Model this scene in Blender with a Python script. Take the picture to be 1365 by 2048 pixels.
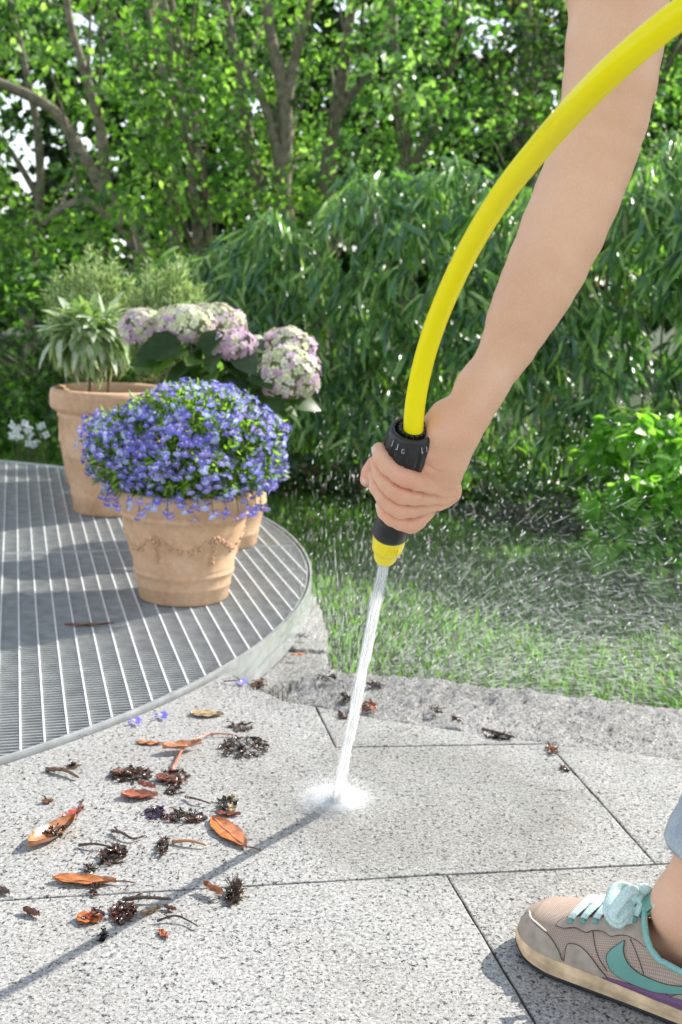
import bpy, math, random
import numpy as np
from mathutils import Matrix, Vector
random.seed(7); rng = np.random.default_rng(11)
for o in list(bpy.data.objects): bpy.data.objects.remove(o)
sc = bpy.context.scene
COL = sc.collection
# ------------------------------------------------------------------ camera, sky, sun, exposure
FPX, PITCH, ROLL, CAMH = 2325.0, .1965, .0365, .66          # focal length in photo pixels (1365 x 2048), tilt, roll, height
cam = bpy.data.cameras.new('camera'); camo = bpy.data.objects.new('camera', cam); COL.objects.link(camo)
cam.sensor_fit = 'VERTICAL'; cam.sensor_height = 36; cam.sensor_width = 24; cam.lens = 36 * FPX / 2048
camo.matrix_world = Matrix.Translation((0, 0, CAMH)) @ Matrix.Rotation(math.pi/2 - PITCH, 4, 'X') @ Matrix.Rotation(ROLL, 4, 'Z')
cam.clip_start = .02; cam.clip_end = 3000
cam.dof.use_dof = True; cam.dof.focus_distance = 1.14; cam.dof.aperture_fstop = 10.0
sc.camera = camo
SUN_EL, SUN_AZ = math.radians(37), math.radians(58)          # azimuth clockwise from +Y
w = bpy.data.worlds.new("World"); sc.world = w; w.use_nodes = True
nt = w.node_tree; bg = nt.nodes['Background']; sky = nt.nodes.new('ShaderNodeTexSky')
sky.sky_type = 'NISHITA'; sky.sun_disc = False; sky.sun_elevation = SUN_EL; sky.sun_rotation = SUN_AZ
sky.air_density = 1.0; sky.dust_density = .3; sky.ozone_density = 1.5
hs = nt.nodes.new('ShaderNodeHueSaturation'); hs.inputs['Saturation'].default_value = .45; nt.links.new(sky.outputs[0], hs.inputs['Color']); nt.links.new(hs.outputs[0], bg.inputs[0]); bg.inputs[1].default_value = .12
sun = bpy.data.lights.new('sun', 'SUN'); sun.energy = 3.3; sun.angle = math.radians(.5); sun.color = (1, .95, .87)
suno = bpy.data.objects.new('sun', sun); COL.objects.link(suno)
sdir = Vector((math.sin(SUN_AZ)*math.cos(SUN_EL), math.cos(SUN_AZ)*math.cos(SUN_EL), math.sin(SUN_EL)))
suno.rotation_euler = sdir.to_track_quat('Z', 'Y').to_euler(); suno.location = sdir*20
sc.view_settings.view_transform = 'Standard'; sc.view_settings.look = 'None'
sc.view_settings.exposure = 1.36; sc.view_settings.gamma = 1
sc.render.engine = 'CYCLES'
sc.cycles.max_bounces = 8; sc.cycles.transparent_max_bounces = 16; sc.cycles.transmission_bounces = 6; sc.cycles.volume_bounces = 8

# ------------------------------------------------------------------ measuring helpers (photo measurement -> metres)
def ray(px, py):
    x = px-682.5; y = 1024-py; c, s = math.cos(ROLL), math.sin(ROLL); x, y = c*x-s*y, s*x+c*y
    return np.array([x, FPX*math.cos(PITCH)+y*math.sin(PITCH), -FPX*math.sin(PITCH)+y*math.cos(PITCH)])
def G(px, py, z=0.):
    d = ray(px, py); return np.array([0, 0, CAMH])+d*((z-CAMH)/d[2])
def Y(px, py, yy):
    d = ray(px, py); return np.array([0, 0, CAMH])+d*(yy/d[1])

# ------------------------------------------------------------------ materials
def newmat(name):
    m = bpy.data.materials.new(name); m.use_nodes = True; n = m.node_tree.nodes
    return m, n, m.node_tree.links, n['Principled BSDF'], n['Material Output']
def setp(p, **k):
    for a, b in k.items():
        a = {'base': 'Base Color', 'rough': 'Roughness', 'metal': 'Metallic', 'spec': 'Specular IOR Level', 'sss': 'Subsurface Weight',
             'sssr': 'Subsurface Radius', 'ssss': 'Subsurface Scale', 'coat': 'Coat Weight', 'coatr': 'Coat Roughness', 'trans': 'Transmission Weight', 'ior': 'IOR', 'alpha': 'Alpha', 'sheen': 'Sheen Weight'}[a]
        if isinstance(b, tuple) and len(b) == 3 and a == 'Base Color': b = (*b, 1)
        p.inputs[a].default_value = b
def N(n, t, **k):
    o = n.new(t)
    for a, b in k.items():
        if a.startswith('i_'): o.inputs[a[2:].replace('_', ' ')].default_value = b
        else: setattr(o, a, b)
    return o
def ramp(n, stops, interp='LINEAR'):
    r = n.new('ShaderNodeValToRGB'); e = r.color_ramp; e.interpolation = interp
    while len(e.elements) < len(stops): e.elements.new(.5)
    for q, (p_, c) in zip(e.elements, stops): q.position = p_; q.color = (*c, 1) if len(c) == 3 else c
    return r
def mix(n, l, fac, a, b, mode='MIX'):
    m = n.new('ShaderNodeMix'); m.data_type = 'RGBA'; m.blend_type = mode
    for s, v in ((0, fac), (6, a), (7, b)):
        if hasattr(v, 'is_linked') or hasattr(v, 'links'): l.new(v, m.inputs[s])
        else: m.inputs[s].default_value = (*v, 1) if isinstance(v, tuple) and len(v) == 3 else v
    return m.outputs[2]
def coords(n, l, scale=(1, 1, 1), kind='Object'):
    t = n.new('ShaderNodeTexCoord'); mp = n.new('ShaderNodeMapping'); mp.inputs['Scale'].default_value = scale
    l.new(t.outputs[kind], mp.inputs[0]); return mp.outputs[0]
def noise(n, l, v, scale, detail=4, rough=.55):
    t = N(n, 'ShaderNodeTexNoise', i_Scale=scale, i_Detail=detail, i_Roughness=rough); l.new(v, t.inputs['Vector']); return t.outputs['Fac']
def bump(n, l, p, h, strength=.3, dist=.002, prev=None):
    b = N(n, 'ShaderNodeBump', i_Strength=strength, i_Distance=dist); l.new(h, b.inputs['Height'])
    if prev: l.new(prev, b.inputs['Normal'])
    l.new(b.outputs[0], p.inputs['Normal']); return b.outputs[0]
def simple(name, base, rough=.5, var=.15, nscale=60, bmp=.15, bdist=.001, **k):
    m, n, l, p, o = newmat(name); setp(p, rough=rough, **k)
    v = coords(n, l); f = noise(n, l, v, nscale)
    a = tuple(c*(1-var) for c in base); b = tuple(min(1, c*(1+var)) for c in base)
    r = ramp(n, [(.3, a), (.7, b)]); l.new(f, r.inputs[0]); l.new(r.outputs[0], p.inputs['Base Color'])
    if bmp: bump(n, l, p, f, bmp, bdist)
    return m
def granite(name, rough_top=False, gain=1.):
    m, n, l, p, o = newmat(name); v = coords(n, l, (1, 1, 1))
    oi = n.new('ShaderNodeObjectInfo'); 
    big = noise(n, l, v, 5, 5, .6)
    base = ramp(n, [(.3, (.22, .217, .208)), (.5, (.41, .405, .395)), (.68, (.58, .575, .56))]); l.new(noise(n, l, v, 260, 3, .7), base.inputs[0])
    # feldspar grains
    vo = N(n, 'ShaderNodeTexVoronoi', i_Scale=330); l.new(v, vo.inputs['Vector'])
    gr = ramp(n, [(0, (.78, .78, .77)), (.5, (.95, .95, .93)), (1, (1.25, 1.25, 1.24))]); l.new(vo.outputs['Color'], gr.inputs[0])
    c = mix(n, l, .8, base.outputs[0], gr.outputs[0], 'MULTIPLY')
    # biotite flecks
    s1 = ramp(n, [(.555, (0, 0, 0)), (.61, (1, 1, 1))]); l.new(noise(n, l, v, 165, 4.5, .66), s1.inputs[0])
    s2 = ramp(n, [(.33, (.25, .25, .25)), (.55, (1, 1, 1))]); l.new(noise(n, l, v, 30, 3, .6), s2.inputs[0])
    fl = mix(n, l, 1.0, s1.outputs[0], s2.outputs[0], 'MULTIPLY')
    c = mix(n, l, fl, c, (.03, .03, .03))
    s3 = ramp(n, [(.60, (0, 0, 0)), (.65, (1, 1, 1))]); l.new(noise(n, l, coords(n, l, (1.3, 1, 1)), 300, 2, .5), s3.inputs[0])
    c = mix(n, l, s3.outputs[0], c, (.09, .09, .085))
    # dirt and damp stains
    st = ramp(n, [(.42, (1, 1, 1)), (.72, (.74, .725, .69))]); l.new(big, st.inputs[0])
    c = mix(n, l, .65, c, st.outputs[0], 'MULTIPLY')
    st2 = ramp(n, [(.5, (1, 1, 1)), (.8, (.62, .61, .58))]); l.new(noise(n, l, v, 28, 6, .75), st2.inputs[0])
    c = mix(n, l, .5, c, st2.outputs[0], 'MULTIPLY')
    if not rough_top:
        rv_ = ramp(n, [(0, (.93, .92, .90)), (1, (1.06, 1.06, 1.06))]); l.new(oi.outputs['Random'], rv_.inputs[0]); c = mix(n, l, 1., c, rv_.outputs[0], 'MULTIPLY')
        # damp patch left by the water, to the right of where it strikes
        vm = n.new('ShaderNodeVectorMath'); vm.operation = 'DISTANCE'; vm.inputs[1].default_value = (.12, .02, 0); l.new(v, vm.inputs[0]); ad = n.new('ShaderNodeMath'); ad.operation = 'MULTIPLY_ADD'; ad.inputs[1].default_value = -.35; l.new(noise(n, l, v, 7, 6, .7), ad.inputs[0]); l.new(vm.outputs['Value'], ad.inputs[2])
        wr = ramp(n, [(-.0, (1, 1, 1)), (.09, (0, 0, 0))]); l.new(ad.outputs[0], wr.inputs[0]); c = mix(n, l, wr.outputs[0], c, mix(n, l, 1., c, (.80, .795, .78), 'MULTIPLY'))
    if gain != 1: c = mix(n, l, 1., c, (gain, gain, gain), 'MULTIPLY')
    l.new(c, p.inputs['Base Color'])
    rr = ramp(n, [(.35, (.28,)*3), (.65, (.62,)*3)]); l.new(noise(n, l, v, 9, 4, .6), rr.inputs[0]); l.new(rr.outputs[0], p.inputs['Roughness'])
    b = bump(n, l, p, noise(n, l, v, 420, 4, .7), .35, .0012)
    if rough_top: bump(n, l, p, noise(n, l, v, 75, 8, .75), 1., .014, b)
    return m
def leafmat(name, rough=.38, trans=.45, gloss=.5, tbright=2.1, bumpy=True):
    m, n, l, p, o = newmat(name); a = N(n, 'ShaderNodeVertexColor', layer_name='Col')
    v = coords(n, l); f = noise(n, l, v, 60, 3)
    r = ramp(n, [(.3, (.75, .78, .7)), (.7, (1.2, 1.15, 1.1))]); l.new(f, r.inputs[0])
    c = mix(n, l, 1.0, a.outputs[0], r.outputs[0], 'MULTIPLY')
    l.new(c, p.inputs['Base Color']); setp(p, rough=rough, spec=gloss)
    t = n.new('ShaderNodeBsdfTranslucent'); tc = mix(n, l, 1.0, c, (tbright*1.08, tbright*1.22, tbright*.45), 'MULTIPLY'); l.new(tc, t.inputs[0])
    s = n.new('ShaderNodeMixShader'); s.inputs[0].default_value = trans
    l.new(p.outputs[0], s.inputs[1]); l.new(t.outputs[0], s.inputs[2]); l.new(s.outputs[0], o.inputs[0])
    return m
def petalmat(name, trans=.3):
    m, n, l, p, o = newmat(name); a = N(n, 'ShaderNodeVertexColor', layer_name='Col')
    l.new(a.outputs[0], p.inputs['Base Color']); setp(p, rough=.6, spec=.2)
    t = n.new('ShaderNodeBsdfTranslucent'); l.new(a.outputs[0], t.inputs[0])
    s = n.new('ShaderNodeMixShader'); s.inputs[0].default_value = trans
    l.new(p.outputs[0], s.inputs[1]); l.new(t.outputs[0], s.inputs[2]); l.new(s.outputs[0], o.inputs[0]); return m
M = {}
M['granite'] = granite('granite', False, .93); M['granite_rough'] = granite('rough_granite', True, 1.22)
M['leaf'] = leafmat('leaf', trans=.5); M['bamboo'] = leafmat('bamboo_leaf', rough=.3, trans=.35, gloss=.7); M['herb'] = leafmat('herb_leaf', rough=.6, trans=.3, gloss=.3, tbright=1.4)
M['grass'] = leafmat('grass_blade', rough=.75, trans=.4, gloss=.12); M['petal'] = petalmat('petal')
M['mortar'] = simple('mortar', (.05, .04, .025), .9, .4, 150, .5)
M['pit'] = simple('pit_soil', (.02, .019, .016), .95, .4, 30)
M['soil'] = simple('potting_soil', (.035, .024, .016), .95, .5, 200, .8, .004)
M['lawn'] = simple('lawn_soil', (.035, .06, .016), .95, .5, 40, .6, .01)
M['steel'] = simple('galvanised_steel', (.52, .54, .54), .42, .18, 25, .08, .0006, metal=.55)
M['steel_bar'] = simple('galvanised_bar', (.80, .82, .81), .45, .08, 40, .05, .0005, metal=.15)
M['steel_dark'] = simple('bearing_bar_steel', (.42, .43, .42), .5, .2, 30, .05, .0005, metal=.25)
M['bark'] = simple('bark', (.19, .165, .115), .9, .45, 25, .9, .01)
M['stem'] = simple('green_stem', (.12, .16, .05), .6, .3, 60)
M['wood'] = simple('woody_stem', (.16, .11, .06), .8, .3, 80)
def terracotta():
    m, n, l, p, o = newmat('terracotta'); v = coords(n, l)
    r = ramp(n, [(.3, (.52, .32, .19)), (.5, (.62, .40, .25)), (.72, (.70, .49, .34))]); l.new(noise(n, l, v, 9, 6, .65), r.inputs[0])
    r2 = ramp(n, [(.35, (.86, .86, .86)), (.7, (1.08, 1.06, 1.04))]); l.new(noise(n, l, v, 90, 4, .7), r2.inputs[0])
    c = mix(n, l, 1., r.outputs[0], r2.outputs[0], 'MULTIPLY')
    r3 = ramp(n, [(.6, (0, 0, 0)), (.75, (1, 1, 1))]); l.new(noise(n, l, v, 14, 5, .7), r3.inputs[0])
    c = mix(n, l, r3.outputs[0], c, (.66, .50, .37))
    l.new(c, p.inputs['Base Color']); setp(p, rough=.85, spec=.25)
    b = bump(n, l, p, noise(n, l, v, 220, 4), .3, .001); bump(n, l, p, noise(n, l, v, 30, 4), .35, .003, b); return m
M['terracotta'] = terracotta()
def skinmat():
    m, n, l, p, o = newmat('skin'); v = coords(n, l)
    r = ramp(n, [(.32, (.76, .44, .285)), (.5, (.80, .485, .32)), (.68, (.84, .525, .355))]); l.new(noise(n, l, v, 14, 5, .6), r.inputs[0])
    r2 = ramp(n, [(.35, (.93, .9, .89)), (.65, (1.05, 1.05, 1.05))]); l.new(noise(n, l, v, 500, 3, .6), r2.inputs[0])
    c = mix(n, l, .5, r.outputs[0], r2.outputs[0], 'MULTIPLY')
    a = N(n, 'ShaderNodeVertexColor', layer_name='Col'); c = mix(n, l, 1., c, a.outputs[0], 'MULTIPLY')
    l.new(c, p.inputs['Base Color']); setp(p, rough=.5, spec=.35, sss=.12, sssr=(1, .35, .2), ssss=.004)
    vo = N(n, 'ShaderNodeTexVoronoi', i_Scale=900); l.new(v, vo.inputs['Vector'])
    b = bump(n, l, p, vo.outputs['Distance'], .12, .0005); bump(n, l, p, noise(n, l, v, 120, 4), .15, .001, b); return m
M['skin'] = skinmat()
M['nail'] = simple('fingernail', (.78, .55, .46), .22, .05, 30, 0)
M['black'] = simple('black_plastic', (.018, .018, .019), .38, .2, 200, .12, .0004)
M['yellow'] = simple('yellow_plastic', (.97, .80, .0), .35, .03, 60, 0, coat=.2)
def hosemat():
    m, n, l, p, o = newmat('yellow_hose'); v = coords(n, l); setp(p, base=(1.0, .85, .0), rough=.34, spec=.3)
    t = n.new('ShaderNodeUVMap'); mp = n.new('ShaderNodeMapping'); l.new(t.outputs[0], mp.inputs[0])
    wv = N(n, 'ShaderNodeTexWave', i_Scale=1.0, i_Distortion=0.); wv.bands_direction = 'Y'; l.new(mp.outputs[0], wv.inputs['Vector'])
    bump(n, l, p, wv.outputs['Fac'], .05, .0003); return m
M['hose'] = hosemat()
M['mark'] = simple('pale_print', (.55, .55, .55), .5, .05, 60, 0)
def water():
    m, n, l, p, o = newmat('white_water'); setp(p, base=(.93, .96, .97), rough=.25, spec=.6)
    t = n.new('ShaderNodeBsdfTranslucent'); t.inputs[0].default_value = (1, 1, 1, 1)
    s = n.new('ShaderNodeMixShader'); s.inputs[0].default_value = .55
    l.new(p.outputs[0], s.inputs[1]); l.new(t.outputs[0], s.inputs[2])
    v = coords(n, l, (1, 1, .12)); r = ramp(n, [(.3, (.0, .0, .0)), (.5, (1, 1, 1))]); l.new(noise(n, l, v, 600, 3), r.inputs[0])
    tr = n.new('ShaderNodeBsdfTransparent'); s2 = n.new('ShaderNodeMixShader'); s2.inputs[0].default_value = .56; l.new(tr.outputs[0], s2.inputs[1]); l.new(s.outputs[0], s2.inputs[2]); l.new(s2.outputs[0], o.inputs[0]); return m
M['water'] = water()
def drops(alpha):
    m, n, l, p, o = newmat('spray_water'); setp(p, base=(.96, .97, .97), rough=.3, spec=.6)
    t = n.new('ShaderNodeBsdfTranslucent'); t.inputs[0].default_value = (1, 1, 1, 1)
    s = n.new('ShaderNodeMixShader'); s.inputs[0].default_value = .6; l.new(p.outputs[0], s.inputs[1]); l.new(t.outputs[0], s.inputs[2])
    tr = n.new('ShaderNodeBsdfTransparent'); s2 = n.new('ShaderNodeMixShader'); s2.inputs[0].default_value = alpha
    l.new(tr.outputs[0], s2.inputs[1]); l.new(s.outputs[0], s2.inputs[2]); l.new(s2.outputs[0], o.inputs[0]); return m
M['drops'] = drops(.75); M['faint'] = drops(.26)
def volmat(name, d):
    m = bpy.data.materials.new(name); m.use_nodes = True; n = m.node_tree.nodes; n.remove(n['Principled BSDF'])
    v = n.new('ShaderNodeVolumePrincipled'); v.inputs['Color'].default_value = (.96, .98, 1, 1); v.inputs['Density'].default_value = d
    m.node_tree.links.new(v.outputs[0], n['Material Output'].inputs['Volume']); return m
def vcol(name, rough=.3, spec=.5, coat=0., bmp=.4, bs=300):
    m, n, l, p, o = newmat(name); a = N(n, 'ShaderNodeVertexColor', layer_name='Col'); v = coords(n, l); f = noise(n, l, v, bs)
    r = ramp(n, [(.3, (.55, .5, .5)), (.6, (1.15, 1.1, 1.1))]); l.new(noise(n, l, v, 90, 5, .7), r.inputs[0])
    l.new(mix(n, l, 1., a.outputs[0], r.outputs[0], 'MULTIPLY'), p.inputs['Base Color']); setp(p, rough=rough, spec=spec, coat=coat)
    bump(n, l, p, f, bmp, .001); return m
M['deadleaf'] = vcol('dead_leaf', .28, .6, .5, .3); M['wetdebris'] = vcol('wet_debris', .22, .5, .35, .6)

# ------------------------------------------------------------------ mesh helpers
ORG = {}
def org(o): return np.zeros(3) if o is None else ORG.get(o.name, np.zeros(3))
def mkmesh(name, V, F, mat, smooth=False, col=None, uv=None):
    me = bpy.data.meshes.new(name)
    V = np.asarray(V, dtype=np.float32).reshape(-1, 3)
    if isinstance(F, np.ndarray):
        k = F.shape[1]; nF = len(F); me.vertices.add(len(V)); me.vertices.foreach_set('co', V.ravel())
        me.loops.add(nF*k); me.loops.foreach_set('vertex_index', F.astype(np.int32).ravel())
        me.polygons.add(nF); me.polygons.foreach_set('loop_start', np.arange(0, nF*k, k, dtype=np.int32))
        me.update(calc_edges=True)
    else:
        me.from_pydata(V.tolist(), [], [list(map(int, f)) for f in F]); me.update()
    if smooth: me.polygons.foreach_set('use_smooth', np.ones(len(me.polygons), dtype=bool))
    if col is not None:
        ca = me.color_attributes.new('Col', 'FLOAT_COLOR', 'POINT'); c = np.ones((len(V), 4), dtype=np.float32); c[:, :3] = col
        ca.data.foreach_set('color', c.ravel())
    if uv is not None:
        ul = me.uv_layers.new(name='UVMap'); li = np.zeros(len(me.loops), dtype=np.int32); me.loops.foreach_get('vertex_index', li)
        ul.data.foreach_set('uv', np.asarray(uv, dtype=np.float32)[li].ravel())
    me.validate()
    if mat: me.materials.append(mat)
    return me
def empty(name, loc, label=None, cat=None, group=None, kind=None):
    o = bpy.data.objects.new(name, None); COL.objects.link(o); o.location = loc; o.empty_display_size = .05; ORG[o.name] = np.array(loc, float)
    tag(o, label, cat, group, kind); return o
def tag(o, label=None, cat=None, group=None, kind=None):
    if label: o['label'] = label
    if cat: o['category'] = cat
    if group: o['group'] = group
    if kind: o['kind'] = kind
    return o
def part(name, V, F, mat, parent=None, smooth=False, col=None, uv=None, kind=None, label=None, loc=None):
    """world-space geometry -> one mesh object (child of parent)"""
    V = np.asarray(V, float).reshape(-1, 3)
    base = org(parent) if parent is not None else (np.array(loc, float) if loc is not None else np.zeros(3))
    o = bpy.data.objects.new(name, mkmesh(name, V-base, F, mat, smooth, col, uv)); COL.objects.link(o)
    if parent is not None: o.parent = parent
    elif loc is not None: o.location = loc
    ORG[o.name] = base
    if kind: o['kind'] = kind
    if label: o['label'] = label
    return o
def join(lst):
    V = []; F = []; n = 0
    for v, f in lst:
        V.append(np.asarray(v, float)); F += [tuple(int(i)+n for i in q) for q in f]; n += len(v)
    return np.concatenate(V), F
def spline(P, n):
    P = np.asarray(P, float); P = np.vstack([2*P[0]-P[1], P, 2*P[-1]-P[-2]]); out = []
    m = len(P)-3; ts = np.linspace(0, m, n)
    for t in ts:
        i = min(int(t), m-1); u = t-i; a, b, c, d = P[i:i+4]
        out.append(.5*((2*b)+(-a+c)*u+(2*a-5*b+4*c-d)*u*u+(-a+3*b-3*c+d)*u**3))
    return np.array(out)
def tube(P, R, n=8, cap=True, flat=1., uv=False):
    P = np.asarray(P, float); R = np.broadcast_to(np.asarray(R, float), (len(P),)); T = np.gradient(P, axis=0); T /= np.linalg.norm(T, axis=1)[:, None]+1e-12
    up = np.array([0, 0, 1.]) if abs(T[0][2]) < .9 else np.array([0, 1., 0]); a = np.cross(T[0], up); a /= np.linalg.norm(a)
    V = []
    for i in range(len(P)):
        a = a-T[i]*(a@T[i]); a /= np.linalg.norm(a); b = np.cross(T[i], a)
        for k in range(n):
            th = 2*math.pi*k/n; V.append(P[i]+R[i]*(math.cos(th)*a+flat*math.sin(th)*b))
    F = [(i*n+k, i*n+(k+1) % n, (i+1)*n+(k+1) % n, (i+1)*n+k) for i in range(len(P)-1) for k in range(n)]
    if cap:
        V.append(P[0]); V.append(P[-1]); c = len(V)-2
        F += [(c, (k+1) % n, k) for k in range(n)]+[(c+1, (len(P)-1)*n+k, (len(P)-1)*n+(k+1) % n) for k in range(n)]
    V = np.array(V)
    if uv:
        L = np.concatenate([[0], np.cumsum(np.linalg.norm(np.diff(P, axis=0), axis=1))]); U = np.array([(k/n, L[i]*180) for i in range(len(P)) for k in range(n)]+[(0, 0)]*(2 if cap else 0)); return V, F, U
    return V, F
def lathe(prof, n=48, c=(0, 0, 0), axis=None, mod=None, cap=True):
    c = np.array(c, float)
    if axis is None: ez = np.array([0, 0, 1.]); ex = np.array([1., 0, 0]); ey = np.array([0, 1., 0])
    else:
        ez = np.array(axis, float); ez /= np.linalg.norm(ez); ex = np.cross([0, 1., 0], ez); ex /= np.linalg.norm(ex); ey = np.cross(ez, ex)
    V = []
    for i, (r, z) in enumerate(prof):
        for k in range(n):
            th = 2*math.pi*k/n; rr = mod(r, z, th) if mod else r
            V.append(c+ez*z+rr*(math.cos(th)*ex+math.sin(th)*ey))
    m = len(prof)
    F = [(i*n+k, i*n+(k+1) % n, (i+1)*n+(k+1) % n, (i+1)*n+k) for i in range(m-1) for k in range(n)]
    if cap:
        V.append(c+ez*prof[0][1]); V.append(c+ez*prof[-1][1]); q = len(V)-2
        F += [(q, (k+1) % n, k) for k in range(n)]+[(q+1, (m-1)*n+k, (m-1)*n+(k+1) % n) for k in range(n)]
    return np.array(V), F
def frames(d, nrm):
    d = d/np.linalg.norm(d, axis=1)[:, None]; b = np.cross(nrm, d); b /= np.linalg.norm(b, axis=1)[:, None]+1e-9; nn = np.cross(d, b)
    return np.stack([d, b, nn], 2)
def rnd(n, s=1.): return rng.normal(size=(n, 3))*s
def leafshape(L, W, fold=.15, droop=.15, kind='ovate'):
    if kind == 'simple': xs, ws = [0, .42, 1], [0, 1, 0]
    elif kind == 'lance': xs, ws = [0, .12, .45, .78, 1], [0, .75, 1, .55, 0]
    elif kind == 'heart': xs, ws = [0, .18, .45, .75, 1], [.05, .95, 1, .6, 0]
    else: xs, ws = [0, .22, .52, .8, 1], [0, .8, 1, .55, 0]
    V = []; F = []
    for x, w_ in zip(xs, ws):
        z = -droop*L*x*x; h = W/2*w_
        if w_ < .02: V.append((x*L, 0, z))
        else: V += [(x*L, -h, z+fold*h), (x*L, 0, z), (x*L, h, z+fold*h)]
    # rows
    rows = []; i = 0
    for w_ in ws:
        if w_ < .02: rows.append([i]); i += 1
        else: rows.append([i, i+1, i+2]); i += 3
    for a, b in zip(rows[:-1], rows[1:]):
        if len(a) == 1: F += [(a[0], b[0], b[1]), (a[0], b[1], b[2])]
        elif len(b) == 1: F += [(a[0], b[0], a[1]), (a[1], b[0], a[2])]
        else: F += [(a[0], b[0], b[1]), (a[0], b[1], a[1]), (a[1], b[1], b[2]), (a[1], b[2], a[2])]
    return np.array(V, float), np.array([f for f in F if len(f) == 3], int)
def variants(shapes, cols):
    return [(v, f, np.broadcast_to(np.array(c, float), v.shape) if np.ndim(c) == 1 else c(v)) for c in cols for (v, f) in [shapes[rng.integers(len(shapes))]]]
CAMP = np.array([0, 0, CAMH])
def scatter(parent, name, vs, mat, P, R, S, idx=None, cap=300, smooth=True, prefer=None):
    """the cap largest in view become parts of their own (shared meshes); the rest one 'stuff' part"""
    n = len(P); S = np.broadcast_to(np.asarray(S, float), (n,)); idx = rng.integers(len(vs), size=n) if idx is None else idx
    d = np.linalg.norm(P-CAMP, axis=1); score = S/d if prefer is None else prefer
    order = np.argsort(-score); ind = order[:cap]; rest = order[cap:]
    base = org(parent)
    meshes = {}
    for i in ind:
        j = int(idx[i])
        if j not in meshes: meshes[j] = mkmesh(name, vs[j][0], vs[j][1], mat, smooth, vs[j][2])
        o = bpy.data.objects.new(name, meshes[j]); COL.objects.link(o); o.parent = parent
        m = np.eye(4); m[:3, :3] = R[i]*S[i]; m[:3, 3] = P[i]-base; o.matrix_basis = Matrix(m.tolist())
    if len(rest):
        VV = []; FF = []; CC = []; off = 0
        for j in range(len(vs)):
            r = rest[idx[rest] == j]
            if not len(r): continue
            v, f, c = vs[j]
            W = np.einsum('nij,vj->nvi', R[r]*S[r][:, None, None], v)+P[r][:, None, :]
            FF.append((f[None]+(np.arange(len(r))*len(v))[:, None, None]+off).reshape(-1, f.shape[1])); VV.append(W.reshape(-1, 3)); CC.append(np.tile(c, (len(r), 1))); off += len(r)*len(v)
        nm = {'leaf': 'leaf_mass', 'flower': 'flower_mass'}.get(name, name+'_mass')
        part(nm, np.concatenate(VV), np.concatenate(FF), mat, parent, smooth, np.concatenate(CC), kind='stuff' if cap else None)
def pt_in_poly(x, y, poly):
    r = np.zeros(len(x), bool); n = len(poly); j = n-1
    for i in range(n):
        xi, yi = poly[i][:2]; xj, yj = poly[j][:2]
        c = ((yi > y) != (yj > y)) & (x < (xj-xi)*(y-yi)/(yj-yi+1e-12)+xi); r ^= c; j = i
    return r

# ------------------------------------------------------------------ SETTING: lawn, pit, patio
CX, CY, CR, ANG = -1.5961, 2.5049, 1.5359, .2761              # round grating: centre, radius, bar direction
U = np.array([math.cos(ANG), math.sin(ANG), 0]); Vd = np.array([-math.sin(ANG), math.cos(ANG), 0])
LZ = -.12
# lawn sheet with a round hole for the pit under the grating
ring = [(CX+(CR-.03)*math.cos(t), CY+(CR-.03)*math.sin(t), LZ) for t in np.linspace(0, 2*math.pi, 96, endpoint=False)]
outer = [(CX+400*math.cos(t), CY+400*math.sin(t), LZ) for t in np.linspace(0, 2*math.pi, 96, endpoint=False)]
mid = [(CX+12*math.cos(t), CY+12*math.sin(t), LZ) for t in np.linspace(0, 2*math.pi, 96, endpoint=False)]
F = [(i, (i+1) % 96, 96+(i+1) % 96, 96+i) for i in range(96)]+[(96+i, 96+(i+1) % 96, 192+(i+1) % 96, 192+i) for i in range(96)]
lawn = part('lawn', ring+mid+outer, [f[::-1] for f in F], M['lawn']); tag(lawn, kind='structure')
PV, PF = lathe([(.001, -.45), (CR-.03, -.45), (CR-.03, LZ)], 96, (CX, CY, 0), cap=False)
pit = part('pit', PV, PF, M['pit']); tag(pit, kind='structure')

def slab_mesh(poly, top=0., thick=.09, gap=.0022, bev=.0016, wob=.0010, roughz=0., seed=0, sub=.02):
    """polygon (world xy) -> solid slab, its edges slightly worn"""
    r = np.random.default_rng(seed); p = np.array([q[:2] for q in poly], float)
    # resample edges, inset by the joint
    A = .5*np.sum(p[:, 0]*np.roll(p[:, 1], -1)-np.roll(p[:, 0], -1)*p[:, 1])
    if A < 0: p = p[::-1]
    n = len(p); q = []
    for i in range(n):
        a, b, c = p[i-1], p[i], p[(i+1) % n]; e1 = (b-a)/np.linalg.norm(b-a); e2 = (c-b)/np.linalg.norm(c-b)
        n1 = np.array([-e1[1], e1[0]]); n2 = np.array([-e2[1], e2[0]]); m = n1+n2; m = m/max(.5, (m@m)/2); q.append(b+m*gap)
    q = np.array(q); E = []
    for i in range(n):
        a, b = q[i], q[(i+1) % n]; L = np.linalg.norm(b-a); k = max(1, int(L/sub)); nn = np.array([-(b-a)[1], (b-a)[0]])/L
        for j in range(k): E.append(a+(b-a)*j/k+nn*r.uniform(0, wob))
    E = np.array(E); m = len(E); d = np.roll(E, -1, 0)-np.roll(E, 1, 0); d /= np.linalg.norm(d, axis=1)[:, None]; nn = np.stack([-d[:, 1], d[:, 0]], 1)
    lay = [(0, -thick), (0, -bev), (bev*.35, -bev*.3), (bev*1.2, 0)]
    V = []
    for off, z in lay: V.append(np.column_stack([E+nn*off, np.full(m, top+z)+(r.uniform(-1, 1, m)*roughz*.5 if z < 0 and z > -thick else 0)]))
    V = np.concatenate(V); F = [(k*m+i, k*m+(i+1) % m, (k+1)*m+(i+1) % m, (k+1)*m+i) for k in range(3) for i in range(m)]
    F.append(tuple(3*m+i for i in range(m))); return V, F
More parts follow.
